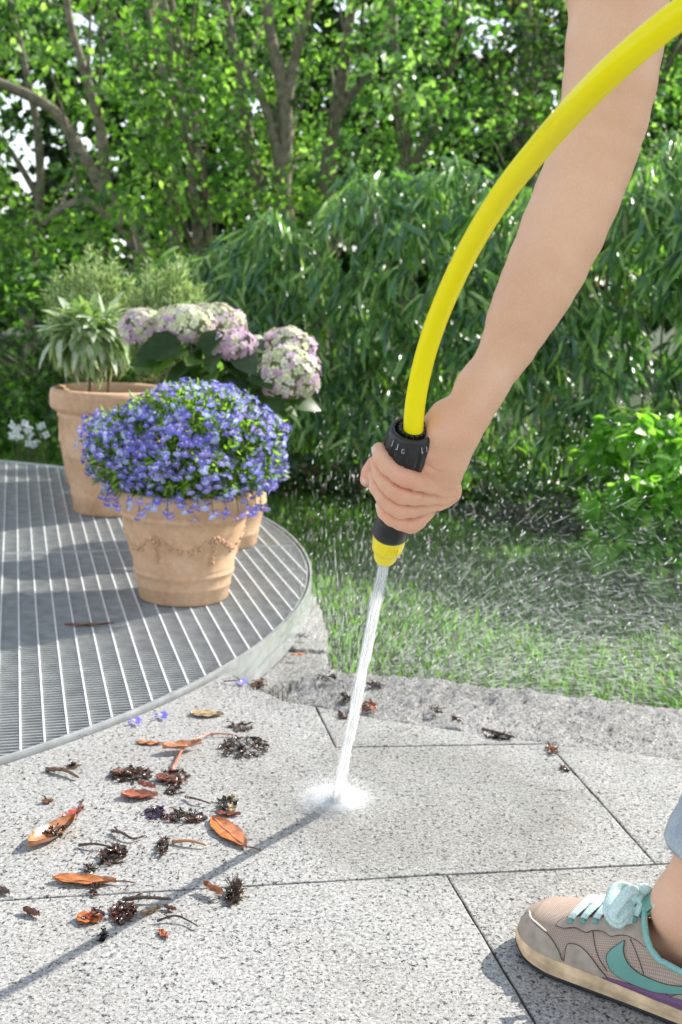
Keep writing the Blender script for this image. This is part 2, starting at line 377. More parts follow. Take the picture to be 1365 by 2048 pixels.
patio = empty('patio', (0, 1.4, 0), kind='structure')
def arc(a0, a1, n, r=CR+.006): return [np.array([CX+r*math.cos(t), CY+r*math.sin(t), 0]) for t in np.linspace(a0, a1, n)]
def angof(p): return math.atan2(p[1]-CY, p[0]-CX)
a_left = angof((-1.55, .9)); a_mid = angof(G(480, 1350)); 
A0, C1, C2, B0, D0, E0 = G(-10, 1801), G(893, 1748), G(1312, 1727), G(1097, 1487), G(672, 1494), G(632, 1413)
def ext(a, b, t): return a+(b-a)*t
J1L = ext(C1, A0, 3.0); J1R = ext(C1, C2, 2.6); J2B = ext(C1, G(1074, 2048), 2.2)
K = [G(565, 1400), E0, G(760, 1438), G(900, 1459), B0, G(1365, 1518), G(1700, 1560)]          # back edge of the flat slabs
BL = np.array([J1L[0], J1L[1]-.8, 0]); 
slabs = [
    [J1L, C1, J2B, BL+np.array([.1, .1, 0])],
    [C1, C2, J1R, np.array([J1R[0]+.2, .5, 0]), J2B],
    [J1L]+arc(a_left, a_mid, 40)+[K[0], E0, D0, B0, C2, C1],
    [E0, K[2], K[3], B0, D0],
    [B0, K[5], K[6], J1R+np.array([.0, .003, 0]), C2]]
for i, s in enumerate(slabs):
    V_, F_ = slab_mesh(s, top=[0, -.0006, 0, .0004, -.0004][i], seed=i, gap=.0007 if i != 3 else .0005); part('slab', V_, F_, M['granite'], patio)
BL2 = BL+np.array([.1, .1, 0])
extra = [[BL2, J2B, J2B+np.array([.1, -.9, 0]), BL2+np.array([.1, -.9, 0])],
         [J2B, np.array([J1R[0]+.2, .5, 0]), np.array([J1R[0]+.2, -.4, 0]), J2B+np.array([.1, -.9, 0])],
         [J1R, K[6], K[6]+np.array([1.2, -.2, 0]), J1R+np.array([1.2, .1, 0])],
         [J1R+np.array([0, 0, 0]), J1R+np.array([1.2, .1, 0]), np.array([J1R[0]+1.3, -.4, 0]), np.array([J1R[0]+.2, -.4, 0])]]
for i, s in enumerate(extra): V_, F_ = slab_mesh(s, seed=20+i); part('slab', V_, F_, M['granite'], patio)
bedp = [BL+np.array([-.1, -1.2, 0]), J1R+np.array([1.5, -1.6, 0]), J1R+np.array([1.5, .1, 0]), K[6], K[5], B0, K[3], K[2], E0, K[0]]+arc(a_mid, a_left, 30, CR+.02)+[J1L+np.array([-.1, 0, 0])]
part('joint_bed', [(p_[0], p_[1], -.0028) for p_ in bedp], [tuple(range(len(bedp)))], M['mortar'], patio)
# rough-hewn kerb stones
def hewn(poly, top, thick, res=.012, amp=.005, seed=0, edge=.010, gap=.0008):
    """irregular split-faced stone: gridded top with random relief, sides dropping to the base"""
    p = np.array([q[:2] for q in poly]); lo = p.min(0)-res*2; hi = p.max(0)+res*2
    nx = int((hi[0]-lo[0])/res)+1; ny = int((hi[1]-lo[1])/res)+1
    xs = lo[0]+np.arange(nx)*res; ys = lo[1]+np.arange(ny)*res; X, Yy = np.meshgrid(xs, ys, indexing='ij')
    # signed distance to the outline
    dist = np.full(X.shape, 9.)
    for i in range(len(p)):
        a, b = p[i], p[(i+1) % len(p)]; ab = b-a; t = np.clip(((X-a[0])*ab[0]+(Yy-a[1])*ab[1])/(ab@ab), 0, 1)
        dist = np.minimum(dist, np.hypot(X-a[0]-t*ab[0], Yy-a[1]-t*ab[1]))
    ins = pt_in_poly(X.ravel(), Yy.ravel(), p).reshape(X.shape); sd = np.where(ins, dist, -dist)
    r = np.random.default_rng(seed); Z = np.zeros(X.shape)
    for k in range(26):
        f = r.normal(size=2)*[12, 18][k % 2]*(1+k*.35); Z += np.sin(X*f[0]+Yy*f[1]+r.uniform(0, 6.3))/(1+k*.3)
    Z = Z/3*amp*.6+amp*.5*(np.abs(np.sin(X*55+2*np.sin(Yy*38))*np.cos(Yy*71+1.7*np.sin(X*47)))-.5)+r.normal(size=Z.shape)*amp*.16
    sdw = sd-gap+ (np.sin(X*61+Yy*33+seed)+np.sin(X*25-Yy*47))*.0022+r.normal(size=X.shape)*.0008
    k = np.clip(sdw/edge, 0, 1); zz = top+Z*np.clip(sdw/edge, .25, 1)-.006*(1-k)**2
    zz = np.where(sdw < 0, top-thick, zz)
    V = np.stack([X, Yy, zz], 2).reshape(-1, 3)
    g = (sdw > -res*1.05)
    F = [(i*ny+j, (i+1)*ny+j, (i+1)*ny+j+1, i*ny+j+1) for i in range(nx-1) for j in range(ny-1) if g[i, j] and g[i+1, j] and g[i, j+1] and g[i+1, j+1]]
    used = sorted({v for f in F for v in f}); mp = {v: i for i, v in enumerate(used)}
    return V[used], [tuple(mp[v] for v in f) for f in F]
kz = -.004
kerbs = [([K[0], G(600, 1347, kz), G(664, 1338, kz), G(800, 1347, kz), G(1010, 1372, kz), G(1130, 1388, kz), G(1365, 1415, kz), G(1700, 1450, kz), K[6], K[5], B0+[0, .001, 0], K[3], K[2], E0], kz)]
for i, (p_, z) in enumerate(kerbs): V_, F_ = hewn(p_, z, .15, seed=i+3, res=.005, amp=.010); part('kerb_stone', V_, F_, M['granite_rough'], patio, smooth=True)
kz = -.06
step = [[G(520, 1385, kz), G(662, 1340, kz), G(658, 1306, kz), G(560, 1300, kz), G(470, 1330, kz)],
        [G(560, 1296, kz), G(657, 1303, kz), G(655, 1245, kz), G(640, 1205, kz), G(612, 1160, kz), G(560, 1180, kz)]]
for i, p_ in enumerate(step): V_, F_ = hewn(p_, kz, .10, seed=i+13, res=.008, amp=.0035, edge=.006); part('kerb_stone', V_, F_, M['granite_rough'], patio, smooth=True)

# grass blades
def grass():
    n = 95000
    x = rng.uniform(-2.6, 2.6, n); y = 1.55+rng.random(n)**1.25*4.4
    k0, k1 = G(664, 1338, LZ), G(1365, 1415, LZ); keep = (np.hypot(x-CX, y-CY) > CR+.0) & ((y-k0[1])-(k1[1]-k0[1])/(k1[0]-k0[0])*(x-k0[0]) > -.03) & (np.abs(x) < .5*y+.6)
    x, y = x[keep], y[keep]; n = len(x); h = rng.uniform(.022, .05, n)*(1+.35*np.sin(x*7)*np.cos(y*5)); wd = rng.uniform(.0012, .0024, n)*(1+.35*(y-1.5))
    th = rng.uniform(0, 6.28, n); lean = rng.uniform(.1, .9, n); la = rng.uniform(0, 6.28, n)
    bx = np.cos(th)*wd; by = np.sin(th)*wd; lx = np.cos(la)*lean*h; ly = np.sin(la)*lean*h; z = np.full(n, LZ-.002)
    V = np.stack([np.stack([x-bx, y-by, z], 1), np.stack([x+bx, y+by, z], 1), np.stack([x+lx*.35+bx*.8, y+ly*.35+by*.8, z+h*.6], 1), np.stack([x+lx*.35-bx*.8, y+ly*.35-by*.8, z+h*.6], 1), np.stack([x+lx, y+ly, z+h*(1-.3*lean)], 1)], 1)
    f = np.array([[0, 1, 2], [0, 2, 3], [3, 2, 4]]); Fa = (f[None]+(np.arange(n)*5)[:, None, None]).reshape(-1, 3)
    a = rng.random((n, 1)); c = np.array([.07, .16, .035])*(1-a)+np.array([.15, .29, .075])*a; c = c*(rng.random((n, 1))*.5+.75); br = rng.random(n) < .012; c[br] = (.25, .2, .08)
    o = part('grass', V.reshape(-1, 3), Fa, M['grass'], None, True, np.repeat(c, 5, 0)); tag(o, 'short mown green grass of the lawn behind the granite kerb', 'grass', kind='stuff')
grass()

# ------------------------------------------------------------------ round steel grating
gr = empty('round_grating', (CX, CY, 0), 'large round galvanised steel grating set flush beside the granite slabs', 'grating')
GZ = .003
rv, rf = lathe([(CR-.004, GZ-.06), (CR, GZ-.06), (CR, GZ+.004), (CR-.004, GZ+.004), (CR-.004, GZ-.06)], 200, (CX, CY, 0), cap=False); part('outer_ring', rv, rf, M['steel'], gr)
rv, rf = lathe([(CR-.012, GZ-.03), (CR-.009, GZ-.03), (CR-.009, GZ), (CR-.012, GZ), (CR-.012, GZ-.03)], 200, (CX, CY, 0), cap=False); part('inner_ring', rv, rf, M['steel'], gr)
Cc = np.array([CX, CY, 0])
def flatbar(p0, p1, wd, z0, z1):
    d = (p1-p0)/np.linalg.norm(p1-p0); s = np.array([-d[1], d[0], 0])*wd/2
    V = [p0-s, p1-s, p1+s, p0+s]; V = [(v[0], v[1], z) for z in (z0, z1) for v in V]
    return V, [(3, 2, 1, 0), (4, 5, 6, 7), (0, 1, 5, 4), (1, 2, 6, 5), (2, 3, 7, 6), (3, 0, 4, 7)]
seam = (G(545, 1095)-Cc)@Vd
bb = []
r_in = CR-.012
vv = -r_in+.006
while vv < r_in-.004:
    if abs(vv-seam) > .009:
        L = math.sqrt(max(0, r_in**2-vv**2)); c = Cc+Vd*vv; bb.append(flatbar(c-U*L, c+U*L, .0021, GZ-.025, GZ-.0005))
    vv += .0111
V_, F_ = join(bb); part('bearing_bars', V_, F_, M['steel_dark'], gr, kind='stuff')
off0 = (G(38.9, 1293.5)-Cc)@U; k = -60
while k < 60:
    uu = off0+k*.0333; k += 1
    if abs(uu) > r_in-.01: continue
    L = math.sqrt(r_in**2-uu**2); c = Cc+U*uu
    for lo, hi in ((-L, min(L, seam-.006)), (max(-L, seam+.006), L)):
        if hi-lo > .02:
            V_, F_ = flatbar(c+Vd*lo, c+Vd*hi, .0025, GZ-.006, GZ+.0008); part('cross_bar', V_, F_, M['steel_bar'], gr)
L = math.sqrt(r_in**2-seam**2)
for s in (-.0055, .0055): V_, F_ = flatbar(Cc+Vd*(seam+s)-U*L, Cc+Vd*(seam+s)+U*L, .004, GZ-.028, GZ+.001); part('panel_edge', V_, F_, M['steel'], gr)

# ------------------------------------------------------------------ terracotta pots
def pot(parent, c, h, rt, rb, style=0):
    rim = h*.16
    if style == 0:
        prof = [(.0, 0), (rb*.96, 0), (rb, .004), (rb*1.02, h*.12), (rb*1.05, h*.13), (rb*1.05, h*.15), (rb*1.07, h*.2), (rb*1.1, h*.24), (rb*1.125, h*.25), (rb*1.13, h*.27), (rb*1.11, h*.285), (rb*1.12, h*.30), (rb*1.13, h*.315), (rb*1.12, h*.33),
                (rb*1.22, h*.5), (rt*.86, h*.70), (rt*.87, h*.755), (rt*.90, h*.765), (rt*.905, h*.79), (rt*.885, h*.80), (rt*.91, h*.815), (rt*.93, h*.835), (rt*.955, h*.855), (rt*.985, h*.88), (rt, h*.92), (rt*.995, h*.965), (rt*.97, h*.993), (rt*.93, h), (rt*.89, h*.985), (rt*.86, h*.93), (rt*.80, h*.7)]
    else:
        prof = [(.0, 0), (rb*.96, 0), (rb, .004), (rb*1.04, h*.13), (rb*1.06, h*.14), (rb*1.05, h*.16), (rb*1.22, h*.45), (rb*1.25, h*.46), (rb*1.25, h*.475), (rb*1.24, h*.485), (rt*.86, h*.76), (rt*.88, h*.775), (rt*.88, h*.795), (rt*.87, h*.805), (rt*.92, h*.82), (rt*.98, h*.84), (rt, h*.87), (rt*1.0, h*.94), (rt*.98, h*.985), (rt*.93, h), (rt*.88, h*.98), (rt*.85, h*.92), (rt*.80, h*.7)]
    def md(r, z, th): return r*(1+.004*math.sin(2*th+1)+.002*math.sin(5*th+z*40))
    V_, F_ = lathe(prof, 72, c, mod=md, cap=False); p = part('pot', V_, F_, M['terracotta'], parent, True)
    so, sf = lathe([(.001, h*.88), (rt*.5, h*.885), (rt*.87, h*.875)], 40, c, mod=lambda r, z, th: r, cap=False); so = so+np.column_stack([np.zeros(len(so)), np.zeros(len(so)), rng.uniform(-.003, .003, len(so))]); part('soil', so, sf, M['soil'], parent)
    return p
def ornament(parent, c, h, rb, rt):
    """raised garland relief round the belly of the pot"""
    lst = []
    def R(z): t = z/h; return (rb*1.12+(rb*1.22-rb*1.12)*(t-.33)/.17 if t < .5 else rb*1.22+(rt*.86-rb*1.22)*(t-.5)/.2)
    def on(th, z, o=0.): r = R(z)+o; return np.array([c[0]+r*math.sin(th), c[1]-r*math.cos(th), c[2]+z])
    for k in range(6):
        th0 = -.05+k*math.pi/3+.2
        pts = [on(th0+s*.36, h*(.60-.10*(1-s*s)), .0015) for s in np.linspace(-1, 1, 15)]; lst.append(tube(pts, .0020, 6))
        for s in np.linspace(-1, 1, 9):
            for q in range(3):
                p_ = on(th0+s*.36+rng.uniform(-.03, .03), h*(.60-.10*(1-s*s))+rng.uniform(-.007, .007), .001); lst.append(blob(p_, rng.uniform(.002, .0042)))
        tc = th0+math.pi/6
        for q in range(9):
            a = q/9*6.28; lst.append(blob(on(tc+math.cos(a)*.075, h*.60+math.sin(a)*.009, .001), .0036))
        lst.append(blob(on(tc, h*.60, .001), .005))
        for q in range(7): lst.append(blob(on(tc+rng.uniform(-.03, .03), h*(.40+.022*q), .0005), .0036))
    V_, F_ = join(lst); part('relief_garland', V_, F_, M['terracotta'], parent, True)
_bv = None
def blob(c, r, sq=(1, 1, 1), n=6, m=8):
    global _bv
    V = []; F = []
    for i in range(n+1):
        for j in range(m):
            a = math.pi*i/n; b = 2*math.pi*j/m; V.append((c[0]+r*sq[0]*math.sin(a)*math.cos(b), c[1]+r*sq[1]*math.sin(a)*math.sin(b), c[2]+r*sq[2]*math.cos(a)))
    F = [(i*m+j, (i+1)*m+j, (i+1)*m+(j+1) % m, i*m+(j+1) % m) for i in range(n) for j in range(m)]
    return np.array(V), F

# --- blue lobelia in the front pot
pc = G(368, 1192, GZ); pc[2] = GZ+.001
lob = empty('potted_lobelia', pc, 'front terracotta pot with garland relief full of blue violet lobelia flowers', 'potted plant')
PH, PR, PB = .232, .146, .092
pt = pot(lob, pc, PH, PR, PB, 0); ornament(pt, pc, PH, PB, PR)
bc = pc+np.array([.006, .0, .308]); BR = np.array([.208, .185, .128])
def dome(n, c, R, lo=-1., jit=.08, inner=0.):
    d = rnd(n); d /= np.linalg.norm(d, axis=1)[:, None]; d = d[d[:, 2] > lo]; r = 1-np.abs(rng.normal(size=len(d)))*jit-inner*rng.random(len(d))
    r *= 1+.06*np.sin(d[:, 0]*5+1)+.05*np.cos(d[:, 2]*7+d[:, 0]*3)+.06*np.sin(d[:, 0]*11+d[:, 1]*9)*np.cos(d[:, 2]*8)
    return c+d*R*r[:, None], d
# stems
st = []
for k in range(140):
    q, d = dome(1, bc, BR, jit=.05)
    if not len(q): continue
    st.append(tube(spline([pc+[rng.uniform(-.07, .07), rng.uniform(-.07, .07), .2], (q[0]+pc+[0, 0, .24])/2+[0, 0, .02], q[0]], 7), [.0012]*7, 4, False))
V_, F_ = join(st); part('stems', V_, F_, M['stem'], lob, True, kind='stuff')
gl = [leafshape(.019, .0065, .2, .3, 'lance'), leafshape(.015, .006, .1, .1, 'ovate')]
vs = variants(gl, [(.09, .16, .028), (.13, .24, .04), (.20, .32, .07), (.055, .11, .02), (.30, .42, .13)])
q, d = dome(11000, bc, BR*.99, lo=-.85, jit=.10, inner=.25)
scatter(lob, 'leaf', vs, M['leaf'], q, frames(d+rnd(len(q), .7), rnd(len(q))+[0, 0, .7]), rng.uniform(.7, 1.25, len(q)), cap=120)
def lobflower(c1, c2):
    V = []; F = []; C = []
    def petal(a, L, W, cc, tilt=.25):
        i = len(V); ca, sa = math.cos(a), math.sin(a)
        for x, w_, z in ((.0012, .0, .0), (L*.55, W, tilt*L*.4), (L, W*.55, tilt*L*.3), (L*1.05, -W*.55+W*.0, tilt*L*.3), (L*.55, -W, tilt*L*.4)):
            V.append((x*ca-w_*sa, x*sa+w_*ca, z))
        F.extend([(i, i+4, i+1), (i+1, i+4, i+3), (i+1, i+3, i+2)]); C.extend([(min(1, cc[0]*1.7+.1), min(1, cc[1]*1.7+.1), min(1, cc[2]*1.15+.05))]+[cc]*4)
    for a in (-.75, 0, .75): petal(a, .0088, .0034, c1)
    for a in (2.6, 3.68): petal(a, .0065, .0015, c2, .6)
    i = len(V); V.extend([(.0035, .0, .0016), (.001, .0015, .0014), (.001, -.0015, .0014), (0, 0, .0025)]); F.extend([(i, i+1, i+3), (i, i+3, i+2)]); C.extend([(.85, .85, .95)]*4)
    i = len(V); V.extend([(0, .001, 0), (0, -.001, 0), (-.001, 0, -.008)]); F.append((i, i+1, i+2)); C.extend([c2]*3)
    return np.array(V), np.array(F), np.array(C)
fv = [lobflower(*c) for c in (((.22, .20, .72), (.15, .12, .55)), ((.27, .27, .80), (.18, .17, .66)), ((.20, .17, .60), (.13, .10, .45)), ((.38, .32, .78), (.26, .2, .6)), ((.48, .54, .90), (.34, .4, .8)))]
q, d = dome(2700, bc, BR*1.04, lo=-.90, jit=.10); keep = (rng.random(len(q)) < np.clip(.92+.45*np.sin(d[:, 0]*9+d[:, 1]*5)*np.sin(d[:, 2]*10+2)-.3*(d[:, 2] < -.2)-.25*(d[:, 2] < -.5), .15, 1)); q, d = q[keep], d[keep]
nrm = d+rnd(len(q), .35); down = np.array([0, 0, -1.])+rnd(len(q), .3)
vis = (-d[:, 1]+.3*d[:, 2])+rng.random(len(q))*.3
scatter(lob, 'flower', fv, M['petal'], q, frames(np.cross(np.cross(nrm, down), nrm), nrm), rng.uniform(.85, 1.3, len(q)), cap=300, smooth=False, prefer=vis)

tr_ = []; tq = []
for a in list(np.linspace(-2.9, -.2, 16)):
    r0_ = PR*.93; p0 = pc+np.array([math.cos(a)*r0_, math.sin(a)*r0_, PH+.012]); L = rng.uniform(.015, .055); p1 = p0+np.array([math.cos(a)*.022, math.sin(a)*.022, -L*.35]); p2 = p0+np.array([math.cos(a)*.028, math.sin(a)*.028, -L]); tr_.append(tube(spline([p0, p1, p2], 7), .0011, 4, False)); tq += [p1, p2, p2+[0, 0, .008], p2+[.006, 0, .003]]
V_, F_ = join(tr_); part('trailing_stems', V_, F_, M['stem'], lob, True, kind='stuff'); tq = np.array(tq)+rnd(len(tq), .004)
scatter(lob, 'flower', fv, M['petal'], tq, frames(np.array([0, -.1, -1.])+rnd(len(tq), .3), np.array([0, -1., .2])+rnd(len(tq), .4)), rng.uniform(.8, 1.15, len(tq)), cap=0, smooth=False)
# --- sage in the rear left pot
sp = G(224, 1021, GZ); sp[2] = GZ+.001
sage = empty('potted_sage', sp, 'tall terracotta pot at the far left with drooping grey green sage', 'potted plant')
SH, SR, SB = .345, .166, .105
pot(sage, sp, SH, SR, SB, 1)
def atd(px, py, d): return Y(px, py, d)
stems = []
for (x0, x1) in ((178, 182), (216, 218)):
    a = atd(x0, 800, sp[1]-.01); b = atd(x1, 640, sp[1]); stems.append(tube(spline([a, (a+b)/2+[.004, 0, 0], b], 8), .004, 6))
for s_ in stems: part('stem', *s_, M['wood'], sage, True)
sc_ = atd(178, 672, sp[1]); sR = np.array([.135, .12, .10])
vs = variants([leafshape(.085, .024, .25, .35, 'lance'), leafshape(.07, .022, .2, .2, 'ovate'), leafshape(.06, .017, .3, .5, 'lance')], [(.30, .39, .25), (.40, .47, .34), (.20, .31, .14), (.26, .38, .16), (.50, .57, .47)])
q, d = dome(900, sc_, sR*.8, jit=.3, inner=.35); keep = d[:, 2] > -.95; q, d = q[keep], d[keep]
dd = d*[1, 1, .4]+rnd(len(q), .3)+[0, 0, .12]; low = d[:, 2] < 0; dd[low] = d[low]*[.6, .6, .2]+rnd(low.sum(), .2)+[0, 0, -.8]
scatter(sage, 'leaf', vs, M['herb'], q, frames(dd, rnd(len(q), .3)+[0, 0, 1]+d*.4), rng.uniform(.6, 1.1, len(q)), cap=300)
st = []
for k in range(60): i = rng.integers(len(q)); st.append(tube(spline([sc_+[rng.uniform(-.03, .03), 0, -.08], (sc_+q[i])/2, q[i]], 5), .0013, 4, False))
V_, F_ = join(st); part('stems', V_, F_, M['stem'], sage, True, kind='stuff')

# --- hydrangea behind the lobelia
hp = G(440, 1086, GZ); hp[2] = GZ+.001
hyd = empty('potted_hydrangea', hp, 'potted hydrangea with pale green and pink flower heads behind the lobelia', 'potted plant')
pot(hyd, hp, .235, .128, .092, 1)
def floret(c0, c1):
    V = []; F = []; C = []
    for k in range(4):
        a = k*math.pi/2+.2; ca, sa = math.cos(a), math.sin(a); i = len(V)
        for x, w_, z in ((.0004, 0, 0), (.005, .0042, .0012), (.0095, .0028, .001), (.0095, -.0028, .0005), (.005, -.0042, .0008)): V.append((x*ca-w_*sa, x*sa+w_*ca, z))
        F += [(i, i+4, i+1), (i+1, i+4, i+3), (i+1, i+3, i+2)]; C += [c0]+[c1]*4
    i = len(V); V += [(.001, 0, .001), (-.001, .001, .001), (-.001, -.001, .001)]; F.append((i, i+1, i+2)); C += [(.4, .45, .3)]*3
    return np.array(V), np.array(F), np.array(C)
fg = [floret((.66, .72, .42), (.74, .76, .54)), floret((.60, .70, .36), (.68, .74, .44)), floret((.74, .74, .6), (.82, .78, .68))]
fp = [floret((.70, .62, .58), (.72, .50, .62)), floret((.66, .56, .62), (.62, .42, .62)), floret((.74, .70, .62), (.80, .66, .68))]
heads = [  # px, py, radius px x, z, depth offset, pinkness
    (286, 655, 50, 36, .02, .55), (370, 650, 62, 40, .0, .25), (430, 650, 60, 42, .06, .55), (466, 690, 46, 30, -.04, .92),
    (575, 700, 56, 44, .03, .7), (574, 750, 64, 60, -.03, .45)]
sV = []
for (x, y_, rx, rz, do, pink) in heads:
    dep = hp[1]+do; c = atd(x, y_, dep); s_ = FPX/dep*1.02; rr = np.array([rx/s_, rx/s_*.9, rz/s_])
    core, cf = blob(c, 1, rr*.86, 10, 14); h_ = part('flower_head', core, cf, M['petal'], hyd, True, col=np.broadcast_to([.30, .34, .18], core.shape))
    n_ = int(rx*6.0); d = rnd(n_); d /= np.linalg.norm(d, axis=1)[:, None]; d = d[d[:, 2] > -.75]; q = c+d*rr*(1+rng.normal(size=(len(d), 1))*.035)*(1+.04*np.sin(d[:, :1]*9)); 
    pk = rng.random(len(d))+d[:, 2]*.35+.15*np.sin(d[:, 0]*4) < pink+.04; idx = np.where(pk, rng.integers(3, 6, len(d)), rng.integers(0, 3, len(d)))
    scatter(h_, 'floret', fg+fp, M['petal'], q, frames(np.cross(d, rnd(len(d))), d+rnd(len(d), .25)), rng.uniform(.85, 1.25, len(d)), idx, cap=50, smooth=False, prefer=-d[:, 1]+d[:, 2]*.3+rng.random(len(d))*.2)
    base = hp+[rng.uniform(-.04, .04), rng.uniform(-.03, .03), .2]; part('stem', *tube(spline([base, (base+c)/2+[0, 0, .05], c], 9), .0028, 6), M['stem'], hyd, True)
def heart(L, W): return leafshape(L, W, .12, .25, 'heart')
vs = variants([heart(.12, .085), heart(.10, .07)], [(.035, .075, .022), (.05, .11, .03), (.028, .06, .02), (.09, .17, .05), (.10, .15, .09)])
LP = [(445, 700), (400, 720), (350, 710), (330, 730), (300, 705), (480, 740), (460, 760), (500, 720), (520, 700), (545, 790), (530, 810), (500, 800), (590, 820), (420, 750), (380, 745), (270, 700), (560, 830), (510, 780), (470, 800), (440, 720), (350, 760), (540, 760), (310, 690), (415, 690), (480, 775), (600, 800)]
q = np.array([atd(x, y_, hp[1]+rng.uniform(-.10, .08)) for x, y_ in LP for _ in (0, 1)]); q += rnd(len(q), .012)
out = q-(hp+[0, 0, .38]); out[:, 2] = -.05; out += rnd(len(q), .03)
scatter(hyd, 'leaf', vs, M['leaf'], q-out*.3, frames(out, rnd(len(q), .35)+[0, -.35, 1]), rng.uniform(.7, 1.0, len(q)), cap=300)

# --- rosemary behind
def rosemary(px, py_top, py_bot, wpx, dep, label):
    base = Y(px, 1000, dep); base[2] = GZ+.001; r = empty('potted_rosemary', base, label, 'potted plant', 'rosemary bushes')
    pot(r, base, .30, .13, .09, 1)
    top = Y(px, py_top, dep)[2]; bot = Y(px, py_bot, dep)[2]; W = wpx/2/(FPX/dep); P = []; D = []
    for k in range(95):
        a = rng.uniform(0, 6.28); rr = math.sqrt(rng.random())*W; tip = np.array([base[0]+math.cos(a)*rr, base[1]+math.sin(a)*rr*.7, bot+(top-bot)*(1-.5*(rr/W)**2)*rng.uniform(.72, 1.04)])
        s0 = base+[math.cos(a)*.03, math.sin(a)*.03, .28]; pts = spline([s0, (s0*.5+tip*.5)+[math.cos(a)*.03, 0, -.03], tip], 14)
        part('twig', *tube(pts, np.linspace(.0028, .0012, 14), 4, False), M['stem'], r, True)
        for j in range(4, 14):
            n_ = 11
            for _ in range(n_):
                t = rng.random(); p_ = pts[j-1]*(1-t)+pts[j]*t; th = rng.uniform(0, 6.28); P.append(p_); D.append([math.cos(th), math.sin(th), rng.uniform(.3, 1.3)])
    P = np.array(P); D = np.array(D)
    vs = variants([leafshape(.024, .0035, .1, .1, 'lance')], [(.34, .45, .24), (.44, .53, .33), (.22, .33, .13), (.56, .64, .46)])
    scatter(r, 'leaf', vs, M['herb'], P, frames(D, rnd(len(P))), rng.uniform(.7, 1.2, len(P)), cap=60)
rosemary(192, 495, 700, 200, 3.62, 'feathery light green rosemary rising behind the grey sage')
rosemary(332, 505, 690, 160, 3.50, 'feathery light green rosemary rising behind the pink hydrangea heads')

# ------------------------------------------------------------------ bamboo hedge, bushes, trees
def in_px(P):
    d = P-CAMP; zc = d[:, 1]*math.cos(PITCH)-d[:, 2]*math.sin(PITCH); yc = d[:, 1]*math.sin(PITCH)+d[:, 2]*math.cos(PITCH); x = d[:, 0]/zc*FPX; y = yc/zc*FPX
    c, s = math.cos(ROLL), math.sin(ROLL); return 682.5+c*x+s*y, 1024-(-s*x+c*y)
hed = empty('bamboo_hedge', (1.2, 4.4, LZ), 'dense hedge of dark green bamboo with long hanging leaves beyond the lawn', 'hedge')
def hedge_top(x):   # height of the hedge over its length
    return np.interp(x, [-.75, -.5, -.1, .3, .9, 1.6, 2.4, 3.5], [.55, .80, .97, 1.02, 1.06, 1.28, 1.5, 1.6])+.05*np.sin(x*7)+.04*np.sin(x*17+1)
def hedge_front(x): return np.interp(x, [-.8, 0, .8, 1.5, 3], [4.5, 4.25, 3.85, 3.7, 3.5])
# sprays: each twig carries a fan of leaves
nt_ = 4200; tx = rng.uniform(-.75, 2.9, nt_); u = rng.random(nt_); tz = LZ+.08+(hedge_top(tx)-LZ-.02)*u**.8
ty = hedge_front(tx)+.32*np.clip(u-.45, 0, 1)**1.5*2+rng.exponential(.14, nt_)-.08*np.sin(tx*6+tz*9)
P = []; D = []; ii = []
for k in range(nt_):
    if math.sin(tx[k]*13+3*math.sin(tz[k]*7))*math.sin(tz[k]*17+tx[k]*5)+rng.normal()*.25 < -.52: continue
    a = rng.uniform(-2.6, -.5); 
    for j in range(rng.integers(6, 11)):
        s_ = rng.uniform(0, .10); aa = a+rng.normal()*.5; P.append((tx[k]+math.cos(a)*s_, ty[k]+math.sin(a)*s_*.8, tz[k]-s_*.6+rng.normal()*.01)); D.append((math.cos(aa)*.75, math.sin(aa)*.75, rng.uniform(-1.5, -.15)))
P = np.array(P); D = np.array(D)
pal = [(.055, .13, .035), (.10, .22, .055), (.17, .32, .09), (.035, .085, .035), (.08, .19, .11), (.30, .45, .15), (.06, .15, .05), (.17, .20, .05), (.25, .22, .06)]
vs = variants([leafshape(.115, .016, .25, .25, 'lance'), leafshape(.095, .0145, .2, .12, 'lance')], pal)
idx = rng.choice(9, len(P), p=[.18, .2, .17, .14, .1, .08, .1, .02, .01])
hi_ = (P[:, 2] > hedge_top(P[:, 0])*.72) & (rng.random(len(P)) < .35); idx[hi_] = rng.choice([5, 2, 4], hi_.sum())  # sunlight along the hedge top, put into the colour of some upper leaves
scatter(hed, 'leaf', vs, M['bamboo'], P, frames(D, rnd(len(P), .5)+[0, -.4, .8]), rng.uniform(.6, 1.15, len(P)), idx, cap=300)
for k in range(70):
    x = -.7+k*.052+rng.uniform(-.02, .02); f_ = hedge_front(x)+rng.uniform(.12, .4); top = hedge_top(x)*rng.uniform(.8, 1.0)
    part('culm', *tube(spline([(x, f_, LZ), (x+rng.uniform(-.03, .03), f_, (top+LZ)/2), (x+rng.uniform(-.08, .08), f_-rng.uniform(0, .1), top)], 7), np.linspace(.005, .0025, 7), 5), M['stem'], hed, True)
